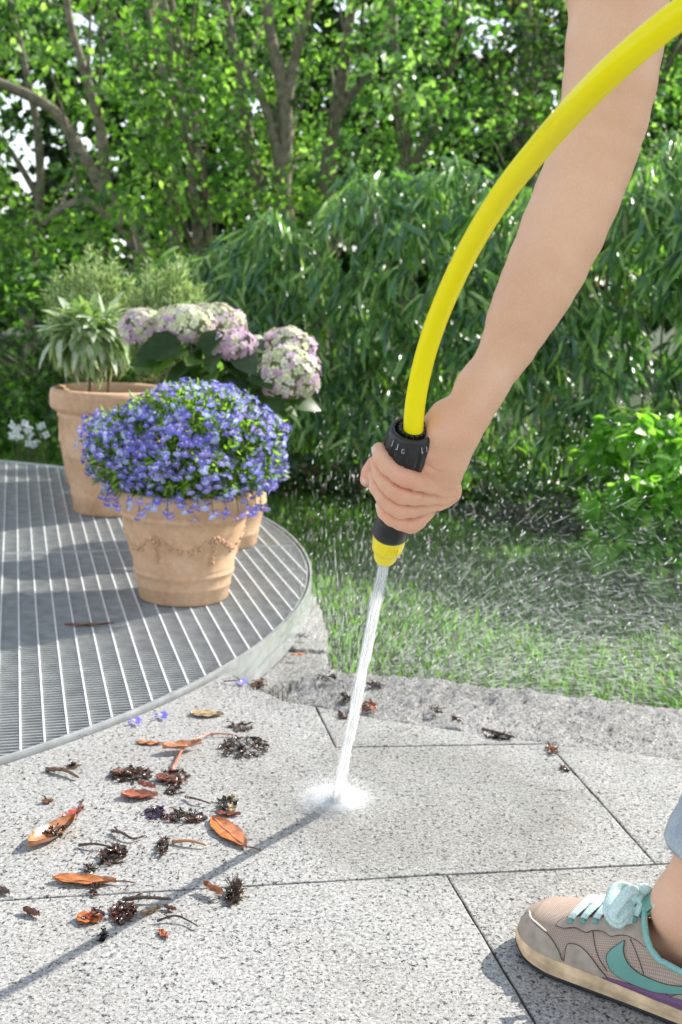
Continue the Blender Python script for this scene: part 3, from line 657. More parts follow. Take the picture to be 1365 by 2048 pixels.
# dark leaf litter and ivy at its foot
def cluster_plant(name, base, label, cat, centres, radii, n, shapes, pal, mat, size=(.7, 1.2), cap=300, nrmup=1., stems=True, group=None, branchmat='bark', br=.006):
    t = empty(name, base, label, cat, group); C = np.array(centres); Rr = np.array(radii)
    i = rng.integers(len(C), size=n); d = rnd(n); d /= np.linalg.norm(d, axis=1)[:, None]; r = rng.random(n)**.45; q = C[i]+d*(r[:, None])*Rr[i][:, None]*[1, 1, .8]
    q[:, 2] = np.maximum(q[:, 2], LZ+.02)
    scatter(t, 'leaf', variants(shapes, pal), mat, q, frames(d*[1, 1, .4]+rnd(n, .5)-[0, 0, .25], rnd(n, .45)+[0, 0, nrmup]), rng.uniform(size[0], size[1], n), cap=cap)
    if stems:
        b = np.array(base, float)
        for c in C[:min(len(C), 60)]:
            m_ = b*.45+c*.55; m_[2] = b[2]*.35+c[2]*.65; part('branch', *tube(spline([b+[rng.uniform(-.03, .03), 0, 0], m_+rnd(1, .03)[0], c], 8), np.linspace(br, br*.3, 8), 5), M[branchmat], t, True)
    return t
# light green bush at right
bs = []; rr_ = []
for k in range(46):
    x = rng.uniform(1120, 1520); y_ = 800+rng.random()*330; 
    if y_ < 795+(1365-x)*.22 and x < 1365: continue
    if x < 1165 and (y_ < 930 or y_ > 1010): continue
    bs.append(Y(x+25, y_+15, rng.uniform(2.85, 3.25))); rr_.append(rng.uniform(.05, .09))
cluster_plant('leafy_bush', (1.15, 3.1, LZ), 'low bush with bright light green leaves before the bamboo at right', 'bush', bs, rr_, 3400,
              [leafshape(.045, .026, .2, .25, 'ovate'), leafshape(.038, .024, .15, .35, 'heart')], [(.16, .34, .05), (.22, .43, .07), (.11, .26, .04), (.28, .48, .11), (.07, .18, .04)], M['leaf'], (.7, 1.25), branchmat='stem', br=.004)
iv = [np.array([x, hedge_front(x)-.14+rng.uniform(-.1, .22), LZ+rng.uniform(.01, .12)]) for x in np.linspace(-.5, 2.6, 60)]
cluster_plant('ground_ivy', (.9, 3.8, LZ), 'low dark ivy leaves spreading at the foot of the bamboo hedge', 'ground cover', iv, [.11]*60, 5200,
              [leafshape(.03, .022, .1, .2, 'heart')], [(.03, .06, .03), (.045, .09, .04), (.02, .04, .02), (.07, .12, .06), (.09, .07, .04)], M['bamboo'], stems=False, cap=100)
# left shrubs
lf = []; lr = []
for k in range(90):
    x = rng.uniform(-260, 470); y_ = rng.uniform(540, 905); lf.append(Y(x, y_, rng.uniform(4.7, 6.0))); lr.append(rng.uniform(.12, .22))
cluster_plant('evergreen_shrub', (-1.1, 5.4, LZ), 'dark dense shrub behind the potted plants at the left', 'shrub', lf, lr, 12000,
              [leafshape(.05, .030, .15, .2, 'simple'), leafshape(.04, .024, .2, .1, 'simple')], [(.04, .09, .03), (.06, .14, .035), (.025, .06, .02), (.11, .23, .05), (.17, .32, .08)], M['leaf'])
wf = empty('white_flowers', Y(60, 905, 4.5), 'small white flowers low in the dark shrub left of the sage pot', 'flowers')
q = np.array([Y(rng.uniform(20, 95), rng.uniform(845, 890), 4.45) for _ in range(26)]); wv = floret((.8, .85, .8), (.8, .86, .84))
scatter(wf, 'flower', [wv], M['petal'], q, frames(rnd(26), rnd(26, .4)+[0, -1, .5]), np.full(26, 1.6), cap=300, smooth=False)
part('stems', *join([tube([(p_[0], p_[1]+.03, LZ), p_], .002, 4) for p_ in q]), M['stem'], wf, kind='stuff')

# trees: trunks measured from the photograph, crowns of leaf clusters
trees = [
 # label, depth, list of limbs [(px,py)...], base radius
 ('slanting tree at the left with a bare trunk leaning far left', 6.2, [[(290, 560), (262, 470), (215, 390), (160, 300), (100, 215), (-60, 140)], [(215, 390), (200, 250), (165, 130), (140, 40), (130, -60)], [(262, 470), (180, 405), (120, 420), (90, 450)]], .052, (90, 250)),
 ('slender tree with two close parallel stems left of centre', 6.8, [[(398, 520), (392, 400), (372, 250), (352, 120), (325, 0), (310, -80)], [(422, 520), (412, 400), (392, 250), (380, 150), (350, 30), (335, -80)], [(380, 250), (330, 160), (300, 40), (290, -60)]], .04, (360, 150)),
 ('dark leaning trunk between the twin stems and the forked tree', 7.6, [[(530, 470), (515, 370), (495, 260), (478, 150), (450, 0), (440, -80)]], .05, (480, 110)),
 ('forked tree with a smooth pale trunk near the centre', 6.6, [[(572, 480), (566, 370), (572, 250), (560, 150), (540, 60), (528, -60)], [(566, 370), (545, 260), (515, 175), (480, 120)], [(572, 210), (595, 100), (622, 10), (640, -60)]], .055, (560, 110)),
 ('straight brown trunk just right of the forked tree', 7.4, [[(648, 480), (655, 350), (672, 230), (688, 130), (705, 0), (712, -80)], [(672, 230), (730, 150), (770, 60)]], .058, (720, 130)),
 ('short dark tree standing behind the twin stems', 8.4, [[(352, 540), (350, 420), (345, 300), (335, 170), (340, 20)], [(345, 300), (290, 190), (250, 90)]], .06, (270, 120)),
 ('leafy tree above the left part of the bamboo hedge', 7.0, [[(820, 480), (815, 350), (800, 230), (790, 100), (780, -60)], [(815, 350), (870, 250), (900, 150), (930, 40)]], .045, (850, 220)),
 ('leafy tree above the right end of the bamboo hedge', 7.8, [[(1230, 480), (1220, 330), (1240, 200), (1230, 60), (1220, -60)], [(1220, 330), (1300, 200), (1360, 80)]], .06, (1250, 150)),
 ('conifer like dark tree at the top right beyond the arm', 9.0, [[(1050, 480), (1060, 330), (1050, 200), (1055, 60), (1050, -80)], [(1060, 330), (1000, 250), (960, 220)], [(1050, 200), (1110, 120), (1150, 90)]], .07, (1040, 120)),
 ('thin tree with many small leaves at the far left', 7.6, [[(60, 560), (80, 400), (75, 260), (50, 130), (20, 0)], [(80, 400), (20, 300), (-50, 220)]], .04, (10, 330)),
]
gaps = [(a_, b_, r_*1.0) for a_, b_, r_ in [(20, 250, 62), (60, 200, 32), (85, 300, 26), (30, 330, 30), (165, 75, 40), (185, 40, 30), (150, 120, 25), (240, 150, 18), (40, 130, 22), (15, 290, 30), (100, 180, 20), (70, 350, 24), (205, 170, 16), (130, 20, 26), (230, 90, 14), (165, 280, 28), (695, 20, 30), (715, 50, 26), (940, 60, 40), (985, 95, 34), (1030, 120, 28), (1000, 55, 30), (920, 90, 24), (860, 270, 14), (690, 0, 30), (1130, 60, 18), (10, 180, 30), (215, 20, 22), (120, 250, 20), (50, 380, 26), (0, 420, 22), (280, 20, 18), (460, 30, 14), (640, 60, 16), (820, 40, 22), (1090, 30, 22), (770, 10, 16), (980, 10, 22)]]
tc = [[] for _ in trees]; trd = [[] for _ in trees]
K_ = 0
while K_ < 780:
    x = rng.uniform(-260, 1600); y_ = rng.uniform(-190, 520); dep = rng.uniform(5.6, 10.5)
    if any(math.hypot(x-a, y_-b) < r_+11 for a, b, r_ in gaps) and rng.random() < .8: continue
    if 470 < y_ and 450 < x < 1000: continue
    if dep < 6.6 and 420 < x < 690 and 150 < y_ < 400 and rng.random() < .75: continue
    j = min(range(len(trees)), key=lambda t: abs(trees[t][4][0]-x)+.5*abs(trees[t][4][1]-y_)+60*abs(trees[t][1]-dep)+rng.uniform(0, 60))
    tc[j].append(Y(x, y_, dep)); trd[j].append(rng.uniform(.12, .26)); K_ += 1
pals = [[(.075, .16, .04), (.13, .25, .055), (.18, .33, .08), (.30, .45, .17), (.04, .09, .03)], [(.05, .12, .04), (.09, .20, .055), (.14, .29, .09), (.03, .07, .028), (.24, .38, .17)], [(.03, .06, .025), (.05, .09, .035), (.07, .12, .05), (.12, .12, .07), (.02, .045, .02)]]
tshape = [leafshape(.062, .042, .15, .25, 'simple'), leafshape(.05, .038, .2, .15, 'simple')]
for j, (label, dep, limbs, r0, cen) in enumerate(trees):
    b = Y(limbs[0][0][0], limbs[0][0][1], dep); b[2] = LZ; t = empty('tree', b, label, 'tree', 'trees at the back of the garden')
    tp = np.array([t_ for t_ in tc[j]]); 
    L0 = np.array([b]+[Y(x, y_, dep) for x, y_ in limbs[0]]); part('trunk', *tube(spline(L0, 30), np.linspace(r0, r0*.45, 30)*(1+.06*np.sin(np.arange(30)*1.3)), 10), M['bark'], t, True)
    alln = [spline(L0, 30)]
    for lm in limbs[1:]:
        L1 = np.array([Y(x, y_, dep+rng.uniform(-.02, .02)) for x, y_ in lm]); S1 = spline(L1, 20); part('limb', *tube(S1, np.linspace(r0*.6, r0*.28, 20), 8), M['bark'], t, True); alln.append(S1)
    nodes = np.concatenate(alln)
    for c in tp[::2][:26]:
        k = np.argmin(np.linalg.norm((nodes-c)*[1, 1, .6]+[0, 0, .3], axis=1)); a = nodes[k]; part('branch', *tube(spline([a, (a+c)/2+[0, 0, .06], c], 8), np.linspace(r0*.2, .004, 8), 5), M['bark'], t, True)
    if len(tp):
        n = len(tp)*62; i = rng.integers(len(tp), size=n); d = rnd(n); d /= np.linalg.norm(d, axis=1)[:, None]; q = tp[i]+d*(rng.random((n, 1))**.5)*np.array(trd[j])[i][:, None]*[1.15, 1, .75]
        pal_ = pals[2] if j == 8 else pals[0 if j in (0, 1, 3, 9) else 1]
        typ = rng.choice(3, len(tp), p=[.42, .33, .25]); tb = np.array([[4, 0, 5, 4], [0, 1, 6, 1], [1, 2, 3, 2]]); ix = tb[typ[i], rng.integers(4, size=n)]; px_, py_ = in_px(q)
        scatter(t, 'leaf', variants(tshape, pal_+pal_[:2]), M['leaf'], q, frames(d+rnd(n, .6)-[0, 0, .3], rnd(n, .55)+[0, 0, .8]), rng.uniform(.65, 1.15, n), ix, cap=40)
# far dark wood
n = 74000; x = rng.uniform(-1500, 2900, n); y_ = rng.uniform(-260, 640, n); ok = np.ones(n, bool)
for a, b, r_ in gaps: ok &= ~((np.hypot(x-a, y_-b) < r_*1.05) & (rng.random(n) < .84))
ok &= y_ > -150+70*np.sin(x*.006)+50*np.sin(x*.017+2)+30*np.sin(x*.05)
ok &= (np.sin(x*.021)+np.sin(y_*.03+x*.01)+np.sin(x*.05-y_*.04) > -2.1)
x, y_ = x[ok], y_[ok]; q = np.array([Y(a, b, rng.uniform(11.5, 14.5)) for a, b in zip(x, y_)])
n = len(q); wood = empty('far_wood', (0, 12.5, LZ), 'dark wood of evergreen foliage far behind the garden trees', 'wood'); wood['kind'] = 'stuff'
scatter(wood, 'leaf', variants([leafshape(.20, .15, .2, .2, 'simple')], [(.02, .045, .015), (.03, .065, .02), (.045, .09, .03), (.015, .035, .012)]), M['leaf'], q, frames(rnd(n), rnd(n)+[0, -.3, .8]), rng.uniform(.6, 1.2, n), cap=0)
#PART2
# ------------------------------------------------------------------ nozzle, hose
T0 = Y(770, 1118, 1.10); T1 = Y(825, 858, 1.02); AX = (T1-T0); AL = np.linalg.norm(AX); AX /= AL
def HD(py): return 1.10-(1118-py)/(1118-858)*.08
noz = empty('spray_nozzle', T0, 'yellow and black hose nozzle gripped in the hand, spraying water', 'nozzle')
k_ = AL
def fr(z): return z
yp = [(a_*1.09, b_) for a_, b_ in [(.0055, -.002), (.0062, -.003), (.0088, -.001), (.0104, .003), (.0112, .009), (.0118, .013), (.0136, .0145), (.0140, .02), (.0148, .033), (.0152, .0345)]]
def facets(r, z, th): return r*(1-.012*(abs(math.sin(3*th)) < .22) if .014 < z < .033 else 1)
part('nozzle_head', *lathe(yp, 64, T0, AX, mod=facets), M['yellow'], noz, True)
part('grip', *lathe([(.0150, .0338), (.0172, .034), (.0178, .037), (.0166, .046), (.0155, .055), (.0165, .08), (.0170, .095), (.0175, AL-.044)], 48, T0, AX), M['black'], noz, True)
def ribs(r, z, th):
    g = abs(((th/(2*math.pi)*11) % 1)-.5); return r*(1-.07*(g > .40) if AL-.040 < z < AL-.009 else 1)
NP = [(a_*1.06, b_) for a_, b_ in [(.0170, AL-.046), (.0188, AL-.042), (.0203, AL-.034), (.0212, AL-.024), (.0214, AL-.016), (.0208, AL-.011), (.0196, AL-.006), (.0182, AL-.002), (.0172, AL-.0005), (.0150, AL), (.0140, AL-.003), (.0136, AL-.008), (.009, AL-.008)]]
nut = part('collar_nut', *lathe(NP, 132, T0, AX, mod=ribs, cap=False), M['black'], noz, True)
ez = AX; ex = np.cross([0, 1., 0], ez); ex /= np.linalg.norm(ex); ey = np.cross(ez, ex)
def rad(th): return math.cos(th)*ex+math.sin(th)*ey
for k in range(16):   # clamping teeth round the hose
    th = k/16*2*math.pi; c = T0+ez*(AL-.0035)+rad(th)*.0118; t_ = np.cross(ez, rad(th)); q = []
    for z in (-.004, .0045):
        for s_, o_ in ((-.0019, -.0015), (.0019, -.0015), (.0016, .0013), (-.0016, .0013)): q.append(c+t_*s_+rad(th)*(o_-(.0008 if z > 0 else 0))+ez*z)
    part('clamp_tooth', q, [(3, 2, 1, 0), (4, 5, 6, 7), (0, 1, 5, 4), (1, 2, 6, 5), (2, 3, 7, 6), (3, 0, 4, 7)], M['black'], nut)
# lock symbols and ticks printed on the collar shoulder (facing -Y is th = direction towards camera)
th0 = math.atan2((np.array([0, -1., 0])@ey), (np.array([0, -1., 0])@ex))
def onnut(th, z): 
    r = np.interp(AL-z, [AL-.024, AL-.016, AL-.011, AL-.006, AL-.002], [.0214, .0216, .0210, .0198, .0184]) if False else np.interp(z, [AL-.024, AL-.016, AL-.011, AL-.006, AL-.002], [.0216, .0217, .0211, .0199, .0185])*1.062; return T0+ez*z+rad(th)*r
def strip(pts, w_=.00035): return tube(np.array(pts), w_, 4)
mk = []
sg = 1 if (rad(th0+.2)[0] > rad(th0)[0]) else -1
def mkpt(u, z): return onnut(th0+sg*u/.021, AL-z)
for u in (-.0175, -.0115, .0105, .0155): mk.append(strip([mkpt(u, .005), mkpt(u+.0006, .0105)]))
mk.append(strip([mkpt(-.0045, .008), mkpt(-.0065, .008), mkpt(-.0065, .0115), mkpt(-.0045, .0115), mkpt(-.0045, .0098)])); mk.append(strip([mkpt(-.0115, .0105), mkpt(-.0125, .0105)])); mk.append(strip([mkpt(.0111, .0105), mkpt(.0121, .0095)]))
V_, F_ = join(mk); part('lock_marks', V_, F_, M['mark'], nut)
em = []
def onhd(u, z): r = np.interp(z, [.0145, .033], [.0139, .0150])*1.095; return T0+ez*z+rad(th0+sg*u/.0145)*r
for u, l0, l1, sl in ((.001, .017, .028, -.0035), (.0045, .018, .027, -.0015), (.007, .018, .027, -.0008), (.0095, .0185, .027, -.0004)): em.append(tube(np.array([onhd(u+sl, l0), onhd(u, l1)]), .00055, 5))
V_, F_ = join(em); part('embossed_marks', V_, F_, M['yellow'], noz)

hpx = [(829, 885, 1.026), (827, 862, 1.02), (832, 800, 1.012), (850, 715, 1.0), (882, 620, .975), (935, 505, .935), (1003, 392, .885), (1078, 297, .83), (1160, 205, .77), (1250, 118, .735), (1365, 25, .715)]
hp_ = [Y(x, y_, d_) for x, y_, d_ in hpx]
hp_ += [Y(1480, -50, .705), Y(1640, -125, .70), Y(1850, -165, .71)]
hp_ += [np.array(v) for v in ((.55, .75, .90), (.86, .86, .66), (1.0, .88, .3), (1.15, .88, .05), (1.4, .85, .0105), (1.9, .7, .0105), (2.5, .5, .0105))]
V_, F_, UV_ = tube(spline(hp_, 260), .0089, 32, True, uv=True)
hose = part('garden_hose', V_, F_, M['hose'], None, True, uv=UV_, loc=tuple(hp_[1])); tag(hose, 'bright yellow garden hose curving up out of the nozzle past the arm', 'hose')

# ------------------------------------------------------------------ person
def sdf_mesh(prims, lo, hi, h, carve=(), xfade=None):
    lo = np.array(lo, float); hi = np.array(hi, float); n = np.ceil((hi-lo)/h).astype(int)+1
    Fd = np.full(n, .05, np.float32); keep = []
    for pr in prims:
        pts, k = pr[0], pr[1]; sub = None
        P_ = np.array([q[:3] for q in pts]); R_ = np.array([q[3] for q in pts]); m = R_.max()+.03
        a = np.maximum(0, ((P_.min(0)-m-lo)/h).astype(int)); b = np.minimum(n, ((P_.max(0)+m-lo)/h).astype(int)+2)
        if (b <= a).any(): continue
        g = np.stack(np.meshgrid(*[(lo[i]+h*np.arange(a[i], b[i])).astype(np.float32) for i in range(3)], indexing='ij'), -1)
        d = None
        segs = [(P_[i], P_[i+1], R_[i], R_[i+1]) for i in range(len(P_)-1)] if len(P_) > 1 else [(P_[0], P_[0]+1e-6, R_[0], R_[0])]
        for p0, p1, r0, r1 in segs:
            ab = p1-p0; t = np.clip(((g-p0)@ab.astype(np.float32))/(ab@ab), 0, 1); q = g-(p0.astype(np.float32)+t[..., None]*ab.astype(np.float32)); e = np.sqrt((q*q).sum(-1))-(r0+t*(r1-r0))
            d = e if d is None else smin(d, e, .003)
        s = tuple(slice(a[i], b[i]) for i in range(3)); Fd[s] = smin(Fd[s], d, k)
        if len(pr) > 2: keep.append((a, b, d))
    for (a0, b0, d0), (a1, b1, d1) in zip(keep[:-1], keep[1:]):       # the fold where two neighbouring fingers press together
        a = np.maximum(a0, a1); b = np.minimum(b0, b1); e0 = d0[tuple(slice(a[i]-a0[i], b[i]-a0[i]) for i in range(3))]; e1 = d1[tuple(slice(a[i]-a1[i], b[i]-a1[i]) for i in range(3))]
        X = (lo[0]+h*np.arange(a[0], b[0]))[:, None, None]; Fd[tuple(slice(a[i], b[i]) for i in range(3))] += (.0034*np.exp(-((e0-e1)/.0017)**2)*np.clip((xfade-X)/.012, 0, 1)).astype(np.float32)
    for (c0, c1, wd, dp) in carve:
        c0 = np.array(c0); c1 = np.array(c1); m = wd*3
        a = np.maximum(0, ((np.minimum(c0, c1)-m-lo)/h).astype(int)); b = np.minimum(n, ((np.maximum(c0, c1)+m-lo)/h).astype(int)+2)
        if (b <= a).any(): continue
        g = np.stack(np.meshgrid(*[lo[i]+h*np.arange(a[i], b[i]) for i in range(3)], indexing='ij'), -1); ab = c1-c0
        t = np.clip(((g-c0)@ab)/(ab@ab+1e-12), 0, 1); q = g-(c0+t[..., None]*ab); e = (q*q).sum(-1); s = tuple(slice(a[i], b[i]) for i in range(3)); Fd[s] += dp*np.exp(-e/wd**2)
    # surface nets
    ins = Fd < 0; c = np.zeros(np.array(Fd.shape)-1, int)
    for dx in (0, 1):
        for dy in (0, 1):
            for dz in (0, 1): c += ins[dx:ins.shape[0]-1+dx, dy:ins.shape[1]-1+dy, dz:ins.shape[2]-1+dz]
    act = (c > 0) & (c < 8); ids = np.full(act.shape, -1, np.int64); I = np.argwhere(act); ids[act] = np.arange(len(I))
    acc = np.zeros((len(I), 3)); cnt = np.zeros(len(I)); cn = [(0, 0, 0), (1, 0, 0), (0, 1, 0), (1, 1, 0), (0, 0, 1), (1, 0, 1), (0, 1, 1), (1, 1, 1)]
    vals = [Fd[I[:, 0]+q[0], I[:, 1]+q[1], I[:, 2]+q[2]] for q in cn]
    for i in range(8):
        for j in range(i+1, 8):
            if sum(abs(cn[i][k]-cn[j][k]) for k in range(3)) != 1: continue
            a, b = vals[i], vals[j]; m = (a < 0) != (b < 0); t = np.where(m, a/(a-b+1e-12), 0); p_ = np.array(cn[i])+t[:, None]*(np.array(cn[j])-np.array(cn[i])); acc[m] += p_[m]; cnt[m] += 1
    V = lo+h*(I+acc/cnt[:, None]); F = []
    for ax in range(3):
        u, v = (ax+1) % 3, (ax+2) % 3
        s0 = [slice(None)]*3; s1 = [slice(None)]*3; s0[ax] = slice(0, -1); s1[ax] = slice(1, None); ch = np.argwhere(ins[tuple(s0)] != ins[tuple(s1)])
        ch = ch[(ch[:, u] > 0) & (ch[:, v] > 0) & (ch[:, u] < act.shape[u]) & (ch[:, v] < act.shape[v])]
        def off(du, dv): q = ch.copy(); q[:, u] += du; q[:, v] += dv; return ids[q[:, 0], q[:, 1], q[:, 2]]
        quad = np.stack([off(-1, -1), off(0, -1), off(0, 0), off(-1, 0)], 1); fl = ins[ch[:, 0], ch[:, 1], ch[:, 2]]; quad[~fl] = quad[~fl][:, ::-1]; F.append(quad)
    F = np.concatenate(F); F = F[(F >= 0).all(1)]
    return V, F
def smin(a, b, k):
    hh = np.clip(.5+.5*(b-a)/k, 0, 1); return b*(1-hh)+a*hh-k*hh*(1-hh)
def relax(V, F, it=2, lam=.5):
    n = len(V); E_ = np.concatenate([F[:, [0, 1]], F[:, [1, 2]], F[:, [2, 3]], F[:, [3, 0]]]); a = np.concatenate([E_[:, 0], E_[:, 1]]); b = np.concatenate([E_[:, 1], E_[:, 0]]); deg = np.bincount(a, minlength=n)[:, None]
    for _ in range(it):
        s = np.stack([np.bincount(a, weights=V[b, i], minlength=n) for i in range(3)], 1)/np.maximum(deg, 1); V = V+(s-V)*lam
    return V
def S_(px, py, off, r): 
    p_ = Y(px, py, HD(py)+off); return (*p_, r)
fz = .8
index = [S_(759, 900, -.004, .0070), S_(764, 915, -.015, .0078), S_(778, 934, -.024, .0082), S_(797, 949, -.029, .0086), S_(812, 956, -.031, .0091), S_(830, 963, -.028, .0092), S_(852, 969, -.020, .0098), S_(878, 975, -.010, .0112), S_(898, 978, -.002, .0105)]
middle = [S_(757, 925, -.005, .0075), S_(763, 946, -.018, .0082), S_(775, 964, -.027, .0086), S_(790, 979, -.032, .0090), S_(806, 988, -.034, .0095), S_(828, 991, -.029, .0092), S_(854, 991, -.019, .0095), S_(882, 988, -.008, .0108), S_(902, 985, -.002, .0098)]
ringf = [S_(752, 955, -.004, .0072), S_(757, 974, -.017, .0080), S_(770, 993, -.026, .0083), S_(786, 1008, -.031, .0086), S_(803, 1017, -.032, .0092), S_(823, 1017, -.027, .0088), S_(846, 1010, -.018, .0092), S_(870, 1002, -.008, .0105), S_(888, 996, -.002, .0095)]
pinky = [S_(764, 1012, -.012, .0060), S_(770, 1024, -.021, .0068), S_(784, 1036, -.026, .0073), S_(803, 1044, -.028, .0077), S_(822, 1048, -.026, .0085), S_(834, 1040, -.022, .0088), S_(847, 1024, -.014, .0092), S_(864, 1008, -.007, .0098)]
thumb = [S_(893, 836, .018, .0165), S_(862, 868, .024, .0140), S_(825, 890, .030, .0125), S_(785, 915, .028, .0105), S_(755, 928, .014, .0092), S_(742, 945, .008, .0082), S_(735, 959, .006, .0070)]
def D_(px, py, y, r): return (*Y(px, py, y), r)
palm = [D_(960, 780, 1.036, .0195), D_(937, 826, 1.030, .0205), D_(914, 868, 1.027, .0205), D_(899, 915, 1.034, .0180), D_(893, 950, 1.044, .0150)]
palm2 = [S_(905, 850, .018, .0190), S_(880, 905, .008, .0155), S_(866, 950, .004, .013), S_(855, 985, .0, .010)]
web = [S_(882, 872, -.004, .0130), S_(865, 905, -.010, .0115), S_(858, 932, -.014, .0090), S_(866, 955, -.012, .0085)]
knuck = [S_(903, 975, .0, .0090), S_(897, 988, .001, .0090), S_(878, 1003, .003, .0090)]
def A_(px, py, y, r): p_ = Y(px, py, y); return (*p_, r*(p_[1]*math.cos(PITCH)-(p_[2]-CAMH)*math.sin(PITCH))/FPX*.985)
fore = [A_(962, 775, 1.038, 43), A_(990, 736, 1.045, 47), A_(1013, 700, 1.05, 54), A_(1040, 640, 1.055, 66), A_(1066, 590, 1.06, 74), A_(1093, 535, 1.065, 80), A_(1135, 440, 1.075, 86), A_(1172, 348, 1.08, 86), A_(1192, 290, 1.08, 87), A_(1214, 205, 1.08, 91), A_(1228, 100, 1.085, 97), A_(1240, 0, 1.09, 99), A_(1250, -120, 1.095, 104), (.375, 1.14, 1.08, .056)]
fore = [tuple(q) for q in spline(fore, 19)]
lo = (-.02, .94, .36); hi = (.42, 1.22, 1.14)
def cr(a, b, w_=.0012, d_=.0016): return (S_(*a, 0)[:3], S_(*b, 0)[:3], w_, d_)
carve = [cr((811, 936, -.040), (806, 948, -.041)), cr((842, 944, -.032), (852, 960, -.033), .0014, .002), cr((856, 931, -.024), (880, 941, -.024), .0016, .0018), cr((790, 1034, -.034), (793, 1030, -.036)), cr((817, 1028, -.036), (823, 1044, -.036), .0013, .002),
         cr((860, 866, -.022), (866, 905, -.022), .002, .001), cr((935, 840, -.024), (962, 850, -.022), .0012, .0006), cr((880, 828, -.02), (920, 815, -.024), .003, .0012)]
V1, F1 = sdf_mesh([(fore, .01), (palm, .016), (palm2, .012), (web, .010), (thumb, .006), (index, .0012, 1), (middle, .0012, 1), (ringf, .0012, 1), (pinky, .0012, 1), (knuck, .004)], lo, hi, .0015, carve, Y(896, 985, 1.05)[0])
keepf = (V1[F1].max(1)[:, 2] < 1.10); V1 = relax(V1, F1, 1, .35)
# colour: slightly redder knuckles, palm side and finger tips
c1 = np.ones((len(V1), 3))
for p_, r_, s_ in [(S_(804, 952, -.038, 0), .016, .5), (S_(803, 985, -.040, 0), .014, .4), (S_(801, 1014, -.038, 0), .014, .4), (S_(826, 1052, -.03, 0), .016, .6), (S_(900, 985, -.01, 0), .016, .5), (S_(850, 935, -.02, 0), .02, .5), (S_(735, 950, .01, 0), .022, .9), (S_(776, 1030, -.03, 0), .014, .5), (S_(905, 850, -.02, 0), .03, .35), (S_(762, 915, -.015, 0), .014, .4)]:
    w_ = np.exp(-((V1-np.array(p_[:3]))**2).sum(1)/r_**2)[:, None]*s_; c1 = c1*(1-w_*np.array([-.02, .20, .20]))
# shoe frame
SA = math.radians(36); sa = np.array([math.cos(SA), -math.sin(SA), 0]); sb = np.array([-math.sin(SA), -math.cos(SA), 0]); ST = np.array([.2035, 1.092, 0])
def SW(s, y_, z): return ST+sa*s+sb*y_+np.array([0, 0, z])
ankle = Y(1376, 1815, .997); sh1 = Y(1424, 1745, .985); sh2 = Y(1475, 1640, .99)
legL = [(*SW(.10, 0, .045), .022), (*SW(.16, -.008, .050), .022), (*SW(.20, -.006, .045), .024)]
shin = [(*ankle, .031), (*sh1, .036), (*sh2, .043), (.50, 1.03, .47, .055)]
ankb = [(*(ankle+[.008, .006, -.004]), .020)]
heel_ = [(*ankle, .029), (*SW(.21, -.006, .05), .024)]
rest = [([(.375, 1.14, 1.08, .056), (.41, 1.22, 1.16, .06)], .02), ([(.41, 1.22, 1.17, .05), (.36, 1.31, 1.20, .055), (.40, 1.42, 1.16, .058)], .03), ([(.36, 1.31, 1.2, .05), (.29, 1.31, 1.29, .048)], .02),
        ([(.26, 1.31, 1.37, .088), (.215, 1.31, 1.33, .062)], .03), ([(.165, 1.31, 1.345, .012), (.16, 1.31, 1.322, .013)], .01), ([(.27, 1.222, 1.345, .014)], .006), ([(.27, 1.398, 1.345, .014)], .006), ([(.175, 1.31, 1.295, .012)], .01),
        ([(.42, 1.45, 1.13, .05), (.50, 1.47, .88, .04), (.60, 1.38, .76, .027), (.66, 1.34, .76, .028), (.69, 1.31, .74, .018)], .02)] + \
       [([(.66, 1.34, .76, .018), (.69+.01*i, 1.38-.025*i, .745, .0085), (.73+.01*i, 1.375-.025*i, .73, .007)], .005) for i in range(4)] + \
       [([(.42, 1.31, 1.12, .12), (.62, 1.30, 1.0, .12), (.80, 1.28, .88, .13)], .05)] + \
       [([(.80, 1.20, .84, .085), (.50, 1.05, .50, .058)], .04), ([(.84, 1.34, .84, .085), (.96, 1.27, .47, .056), (1.0, 1.25, .10, .036)], .03), ([(1.0, 1.25, .08, .030), (.93, 1.25, .045, .020)], .02)]
V2, F2 = sdf_mesh([(a, .02) for a in (legL, heel_, shin, ankb)], (.2, .85, .0), (.60, 1.13, .52), .003); V2 = relax(V2, F2, 2)
V3, F3 = sdf_mesh([r_ for r_ in rest], (.08, .95, -.01), (1.35, 1.6, 1.5), .0085); V3 = relax(V3, F3, 1)
person = empty('person', (.6, 1.2, 0), 'person bending from the right in a sneaker and rolled jeans, holding the spray nozzle', 'person')
VV = np.concatenate([V1, V2, V3]); FF = np.concatenate([F1, F2+len(V1), F3+len(V1)+len(V2)]); cc_ = np.concatenate([c1, np.ones((len(V2)+len(V3), 3))*[1, .97, .96]])
body = part('body', VV, FF, M['skin'], person, True, cc_)
